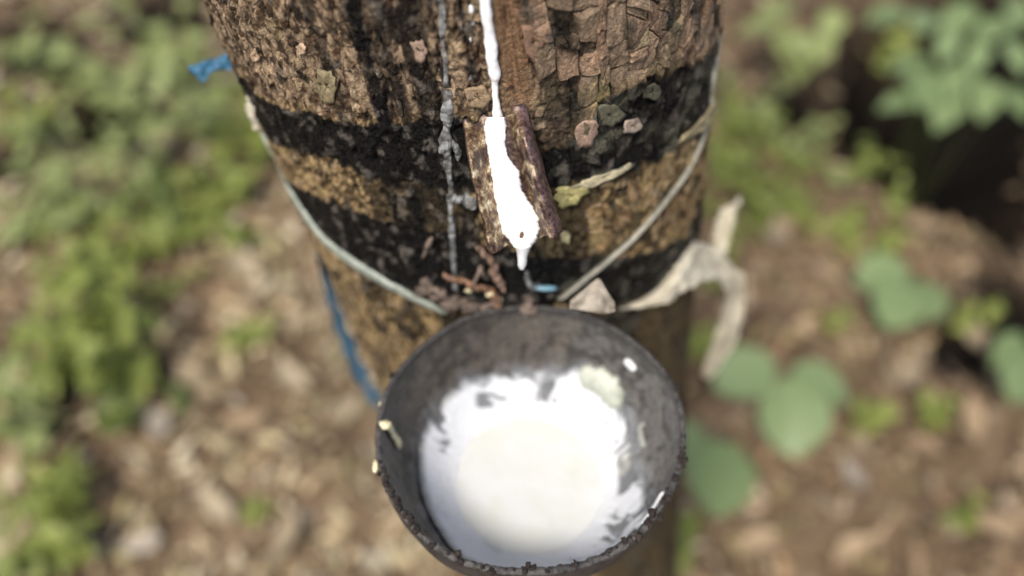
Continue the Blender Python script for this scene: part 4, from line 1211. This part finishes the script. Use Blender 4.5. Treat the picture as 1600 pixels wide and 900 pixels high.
herb(1500, 490, 'bright sprig beside the three jade leaves', n=16, spread_=.05, h=.08, group=GREEN)
herb(1350, 648, 'yellow-green sprig right of the broad leaf seedling', n=20, spread_=.06, h=.09, group=GREEN)
herb(1455, 635, 'small bright weed farther right in the dead leaves', n=14, spread_=.05, h=.06, group=GREEN)
herb(1515, 800, 'tiny green sprig near the lower right corner', n=10, spread_=.04, h=.06, group=GREEN)
herb(1350, 380, 'faint green weed in the brown litter right of the strip', n=14, spread_=.08, h=.05, group=GREEN)
herb(1095, 520, 'green weed behind the hanging plastic strip', n=22, spread_=.07, h=.08, group=GREEN)
herb(1320, 500, 'small weed left of the three jade leaves', n=12, spread_=.05, h=.05, group=GREEN)
herb(1130, 190, 'olive green weed hugging the trunk at the upper right', 'leaf_lime', 'ovate', 50, .15, .08, (.018, .035), GREEN)
herb(1200, 235, 'fine olive weed behind the wire at the right', 'leaf_lime', 'ovate', 50, .16, .06, (.018, .032), GREEN)
herb(1180, 345, 'fine low weed above the standing plastic scrap', 'leaf_lime', 'ovate', 44, .15, .05, (.018, .032), GREEN)
herb(1330, 260, 'olive weed at the left edge of the dark shade', 'leaf_lime', 'ovate', 36, .13, .05, (.018, .032), GREEN)
herb(1255, 215, 'soft green weed between the top right plants and the trunk', 'leaf_pale', 'ovate', 30, .14, .08, group=GREEN)
herb(1290, 350, 'scattered yellow-green weed left of the dark shade', 'leaf_lime', 'ovate', 26, .13, .05, group=GREEN)
herb(1150, 400, 'low green weed behind the standing plastic scrap', 'leaf_lime', 'ovate', 22, .10, .05, group=GREEN)
herb(1430, 225, 'dark weed at the border of the dark shade', 'leaf_deep', 'ovate', 22, .10, .10, (.03, .05), group=GREEN)
herb(1560, 200, 'dark weed at the right edge over the dark shade', 'leaf_deep', 'ovate', 26, .12, .12, (.03, .06), group=GREEN)
# left of the trunk
TL = 'pale leafy plants at the upper left'
for (x, y, lab, n, sp_, hh_) in [
    (60, 70, 'pale leafy plant in the upper left corner', 56, .17, .20), (165, 110, 'pale plant beside the corner one, second from the left', 64, .17, .22),
    (255, 50, 'pale leafy plant at the top edge left of the trunk', 64, .17, .26), (300, 140, 'pale green plant just left of the blue scrap', 56, .15, .24),
    (215, 205, 'pale plant with spreading leaves below the others', 30, .14, .2)]:
    herb(x, y, lab, 'leaf_pale', 'ovate', n, sp_, hh_, (.028, .050), TL, 'leafy_plant', 'plant')
LW = 'small green weeds left of the trunk'
for (x, y, lab, mat, n, sp_, hh_, sz_) in [
    (75, 235, 'olive green weed filling the gap below the corner plant', 'leaf_pale', 44, .14, .12, (.02, .045)),
    (35, 200, 'dull green weed on the left edge beside the pale plants', 'leaf_lime', 36, .13, .10, (.03, .05)),
    (110, 300, 'mixed green weed below the pale plants', 'leaf_pale', 34, .14, .10, (.025, .045)),
    (30, 350, 'blue-green weed on the left edge', 'leaf_pale', 34, .13, .10, (.025, .05)),
    (250, 290, 'green weed in the middle of the left undergrowth', 'leaf_deep', 36, .14, .12, (.025, .05)),
    (330, 270, 'fresh green weed below the blue scrap', 'leaf_lime', 40, .13, .12, (.02, .045)),
    (420, 150, 'soft lime weed right behind the blue scrap', 'leaf_lime', 40, .13, .14, (.025, .045)),
    (340, 320, 'loose lime weed between the cord and the left bushes', 'leaf_lime', 36, .15, .08, (.02, .04)),
    (150, 350, 'olive weed over the dead leaves at the left', 'leaf_lime', 36, .15, .08, (.02, .04)),
    (220, 450, 'thin olive weed right of the brightest bush', 'leaf_lime', 20, .12, .05, (.02, .035)),
    (385, 210, 'lime green weed against the upper left edge of the trunk', 'leaf_lime', 36, .11, .12, (.025, .045)),
    (300, 345, 'yellow-green weed left of the cord', 'leaf_lime', 34, .12, .08, (.02, .04)),
    (365, 370, 'thin weed near the cord on open ground', 'leaf_lime', 22, .09, .06, (.015, .03)),
    (190, 380, 'low weed between dead leaves in the left middle', 'leaf_lime', 34, .13, .08, (.02, .04)),
    (90, 420, 'weed above the bright bush at the left', 'leaf_lime', 34, .12, .09, (.02, .04)),
    (120, 490, 'brightest lime bush at the left, upper half', 'leaf_lime', 80, .11, .17, (.025, .045)),
    (165, 545, 'bright lime bush at the left, lower right half', 'leaf_lime', 70, .10, .17, (.025, .045)),
    (60, 560, 'green bush reaching the left edge under the bright one', 'leaf_lime', 60, .11, .15, (.025, .045)),
    (40, 640, 'green weed on the left edge below the bright bush', 'leaf_pale', 44, .10, .12, (.025, .045)),
    (150, 620, 'dark green underside of the bright bush', 'leaf_deep', 30, .08, .08, (.025, .04)),
    (378, 528, 'lone lime sprig on the brown litter left of the blue strap', 'leaf_lime', 16, .05, .06, (.018, .035)),
    (268, 610, 'lone dark green sprig right of the bright bush', 'leaf_deep', 12, .04, .05, (.02, .035)),
    (185, 655, 'tiny sprig at the foot of the bright bush', 'leaf_lime', 8, .025, .05, (.02, .03)),
    (75, 770, 'green weed near the lower left corner, upper one', 'leaf_lime', 44, .08, .12, (.02, .04)),
    (40, 850, 'green weed in the lower left corner', 'leaf_lime', 48, .09, .12, (.02, .04)),
    (410, 795, 'faint small sprig low between trunk and left weeds', 'leaf_lime', 8, .04, .04, (.015, .025))]:
    herb(x, y, lab, mat, 'ovate', int(n * 1.25), sp_, hh_, sz_, LW)

# single dry leaves that stand out
def dry_mesh(seed):
    r = np.random.default_rng(seed); t = np.linspace(0, 1, 12); u = np.linspace(-1, 1, 7); Tm, Um = np.meshgrid(t, u, indexing='ij')
    w = r.uniform(.17, .27) * np.sin(np.clip(Tm, .01, .99) ** r.uniform(.7, 1.1) * PI) ** .8 * (1 + .12 * r.normal(size=Tm.shape) * np.abs(Um))
    bend = r.uniform(-.25, .25)
    z = r.uniform(.2, .9) * (Tm - .5) ** 2 + r.uniform(.2, .9) * np.abs(Um * w) + .05 * perlin(Tm * 5, Um * 1.5, seed * 3.3) + .02 * r.normal(size=Tm.shape)
    return mesh_np('dry_leaf', np.stack([Tm, Um * w + bend * (Tm - .5) ** 2, z], -1), grid_faces(12, 7))
DRY = {}
def get_dry(mat):
    if mat not in DRY:
        DRY[mat] = [dry_mesh(70 + k + 10 * len(DRY)) for k in range(3)]
        for m_ in DRY[mat]: m_.materials.append(M[mat])
    return DRY[mat]
DL = 'dry leaves lying on the litter'
for (x, y, r, mat, lab) in [
    (385, 420, 44, 'dry_pale', 'large pale dry leaf left of the cord'), (300, 585, 34, 'dry_pale', 'pale dry leaf right of the bright bush'),
    (455, 590, 38, 'dry_pale', 'pale dry leaf left of the blue strap'), (340, 795, 42, 'dry_pale', 'pale dry leaf low on the left'),
    (455, 845, 46, 'dry_pale', 'broad pale dry leaf near the bottom edge, left of the cup'), (250, 670, 34, 'dry_grey', 'greyish dry leaf left of centre'),
    (380, 660, 36, 'dry_tan', 'tan dry leaf between the sprigs'), (545, 640, 30, 'dry_pale', 'dry leaf behind the left cup rim'),
    (215, 845, 34, 'dry_grey', 'pinkish grey dry leaf right of the lower left weeds'), (250, 235, 34, 'dry_grey', 'pale dry leaf among the left weeds'),
    (1332, 745, 30, 'dry_grey', 'whitish dry leaf below the broad leaf seedling'), (1555, 820, 38, 'dry_tan', 'tan dry leaf in the lower right corner'),
    (1415, 575, 50, 'dry_pale', 'long pale dry leaf below the three jade leaves'), (1515, 665, 44, 'dry_tan', 'tan dry leaf near the right edge'),
    (1440, 700, 34, 'dry_tan', 'brown dry leaf right of the whitish one'), (1545, 320, 30, 'dry_grey', 'grey dry leaf below the dark shade'),
    (1445, 375, 36, 'dry_tan', 'tan dry leaf beyond the three jade leaves'), (1290, 430, 34, 'dry_tan', 'tan dry leaf behind the hanging strip'),
    (1180, 850, 38, 'dry_tan', 'brown dry leaf at the bottom right of the cup'), (1330, 860, 40, 'dry_tan', 'reddish dry leaf at the bottom edge'),
    (1215, 370, 34, 'dry_pale', 'pale dry leaf right of the standing plastic scrap'), (1530, 500, 40, 'dry_pale', 'pinkish dry leaf right of the bright sprig')]:
    L = get_dry(mat)
    P = at_g(x, y, .03); P[2] = gh(P[0], P[1]) + .035
    dep = float(np.dot(P - O, FWD)); s_ = 2 * r * dep / FPX
    me = L[int(rp_.integers(3))]
    o = link('dry_leaf', me, None); a = rp_.uniform(0, 2 * PI)
    o.location = (P[0] - math.cos(a) * s_ / 2, P[1] - math.sin(a) * s_ / 2, P[2]); o.scale = (s_, s_ * 1.05, s_ * rp_.uniform(.5, .9))
    o.rotation_euler = (rp_.normal(0, .2), rp_.normal(0, .15), a); tag(o, lab, 'dry leaf', DL)
# twigs
for (x0, y0, x1, y1, lab) in [(230, 700, 330, 620, 'thin fallen twig in the left litter'), (1250, 780, 1400, 800, 'thin fallen twig in the right litter'), (1480, 560, 1560, 700, 'slanting fallen twig near the right edge')]:
    a = at_g(x0, y0, .03); b = at_g(x1, y1, .03)
    pts_ = []
    for t in np.linspace(0, 1, 12):
        p = a + (b - a) * t; pts_.append((p[0] + .004 * math.sin(t * 9), p[1] + .004 * math.cos(t * 7), gh(p[0], p[1]) + .035))
    tag(tube('fallen_twig', pts_, np.linspace(.003, .0015, 12), M['twig'], None, 6), lab, 'twig', 'fallen twigs')

# children of the tree were built in world coordinates: keep them where they stand
for o in tree.children:
    o.matrix_parent_inverse = tree.matrix_world.inverted()
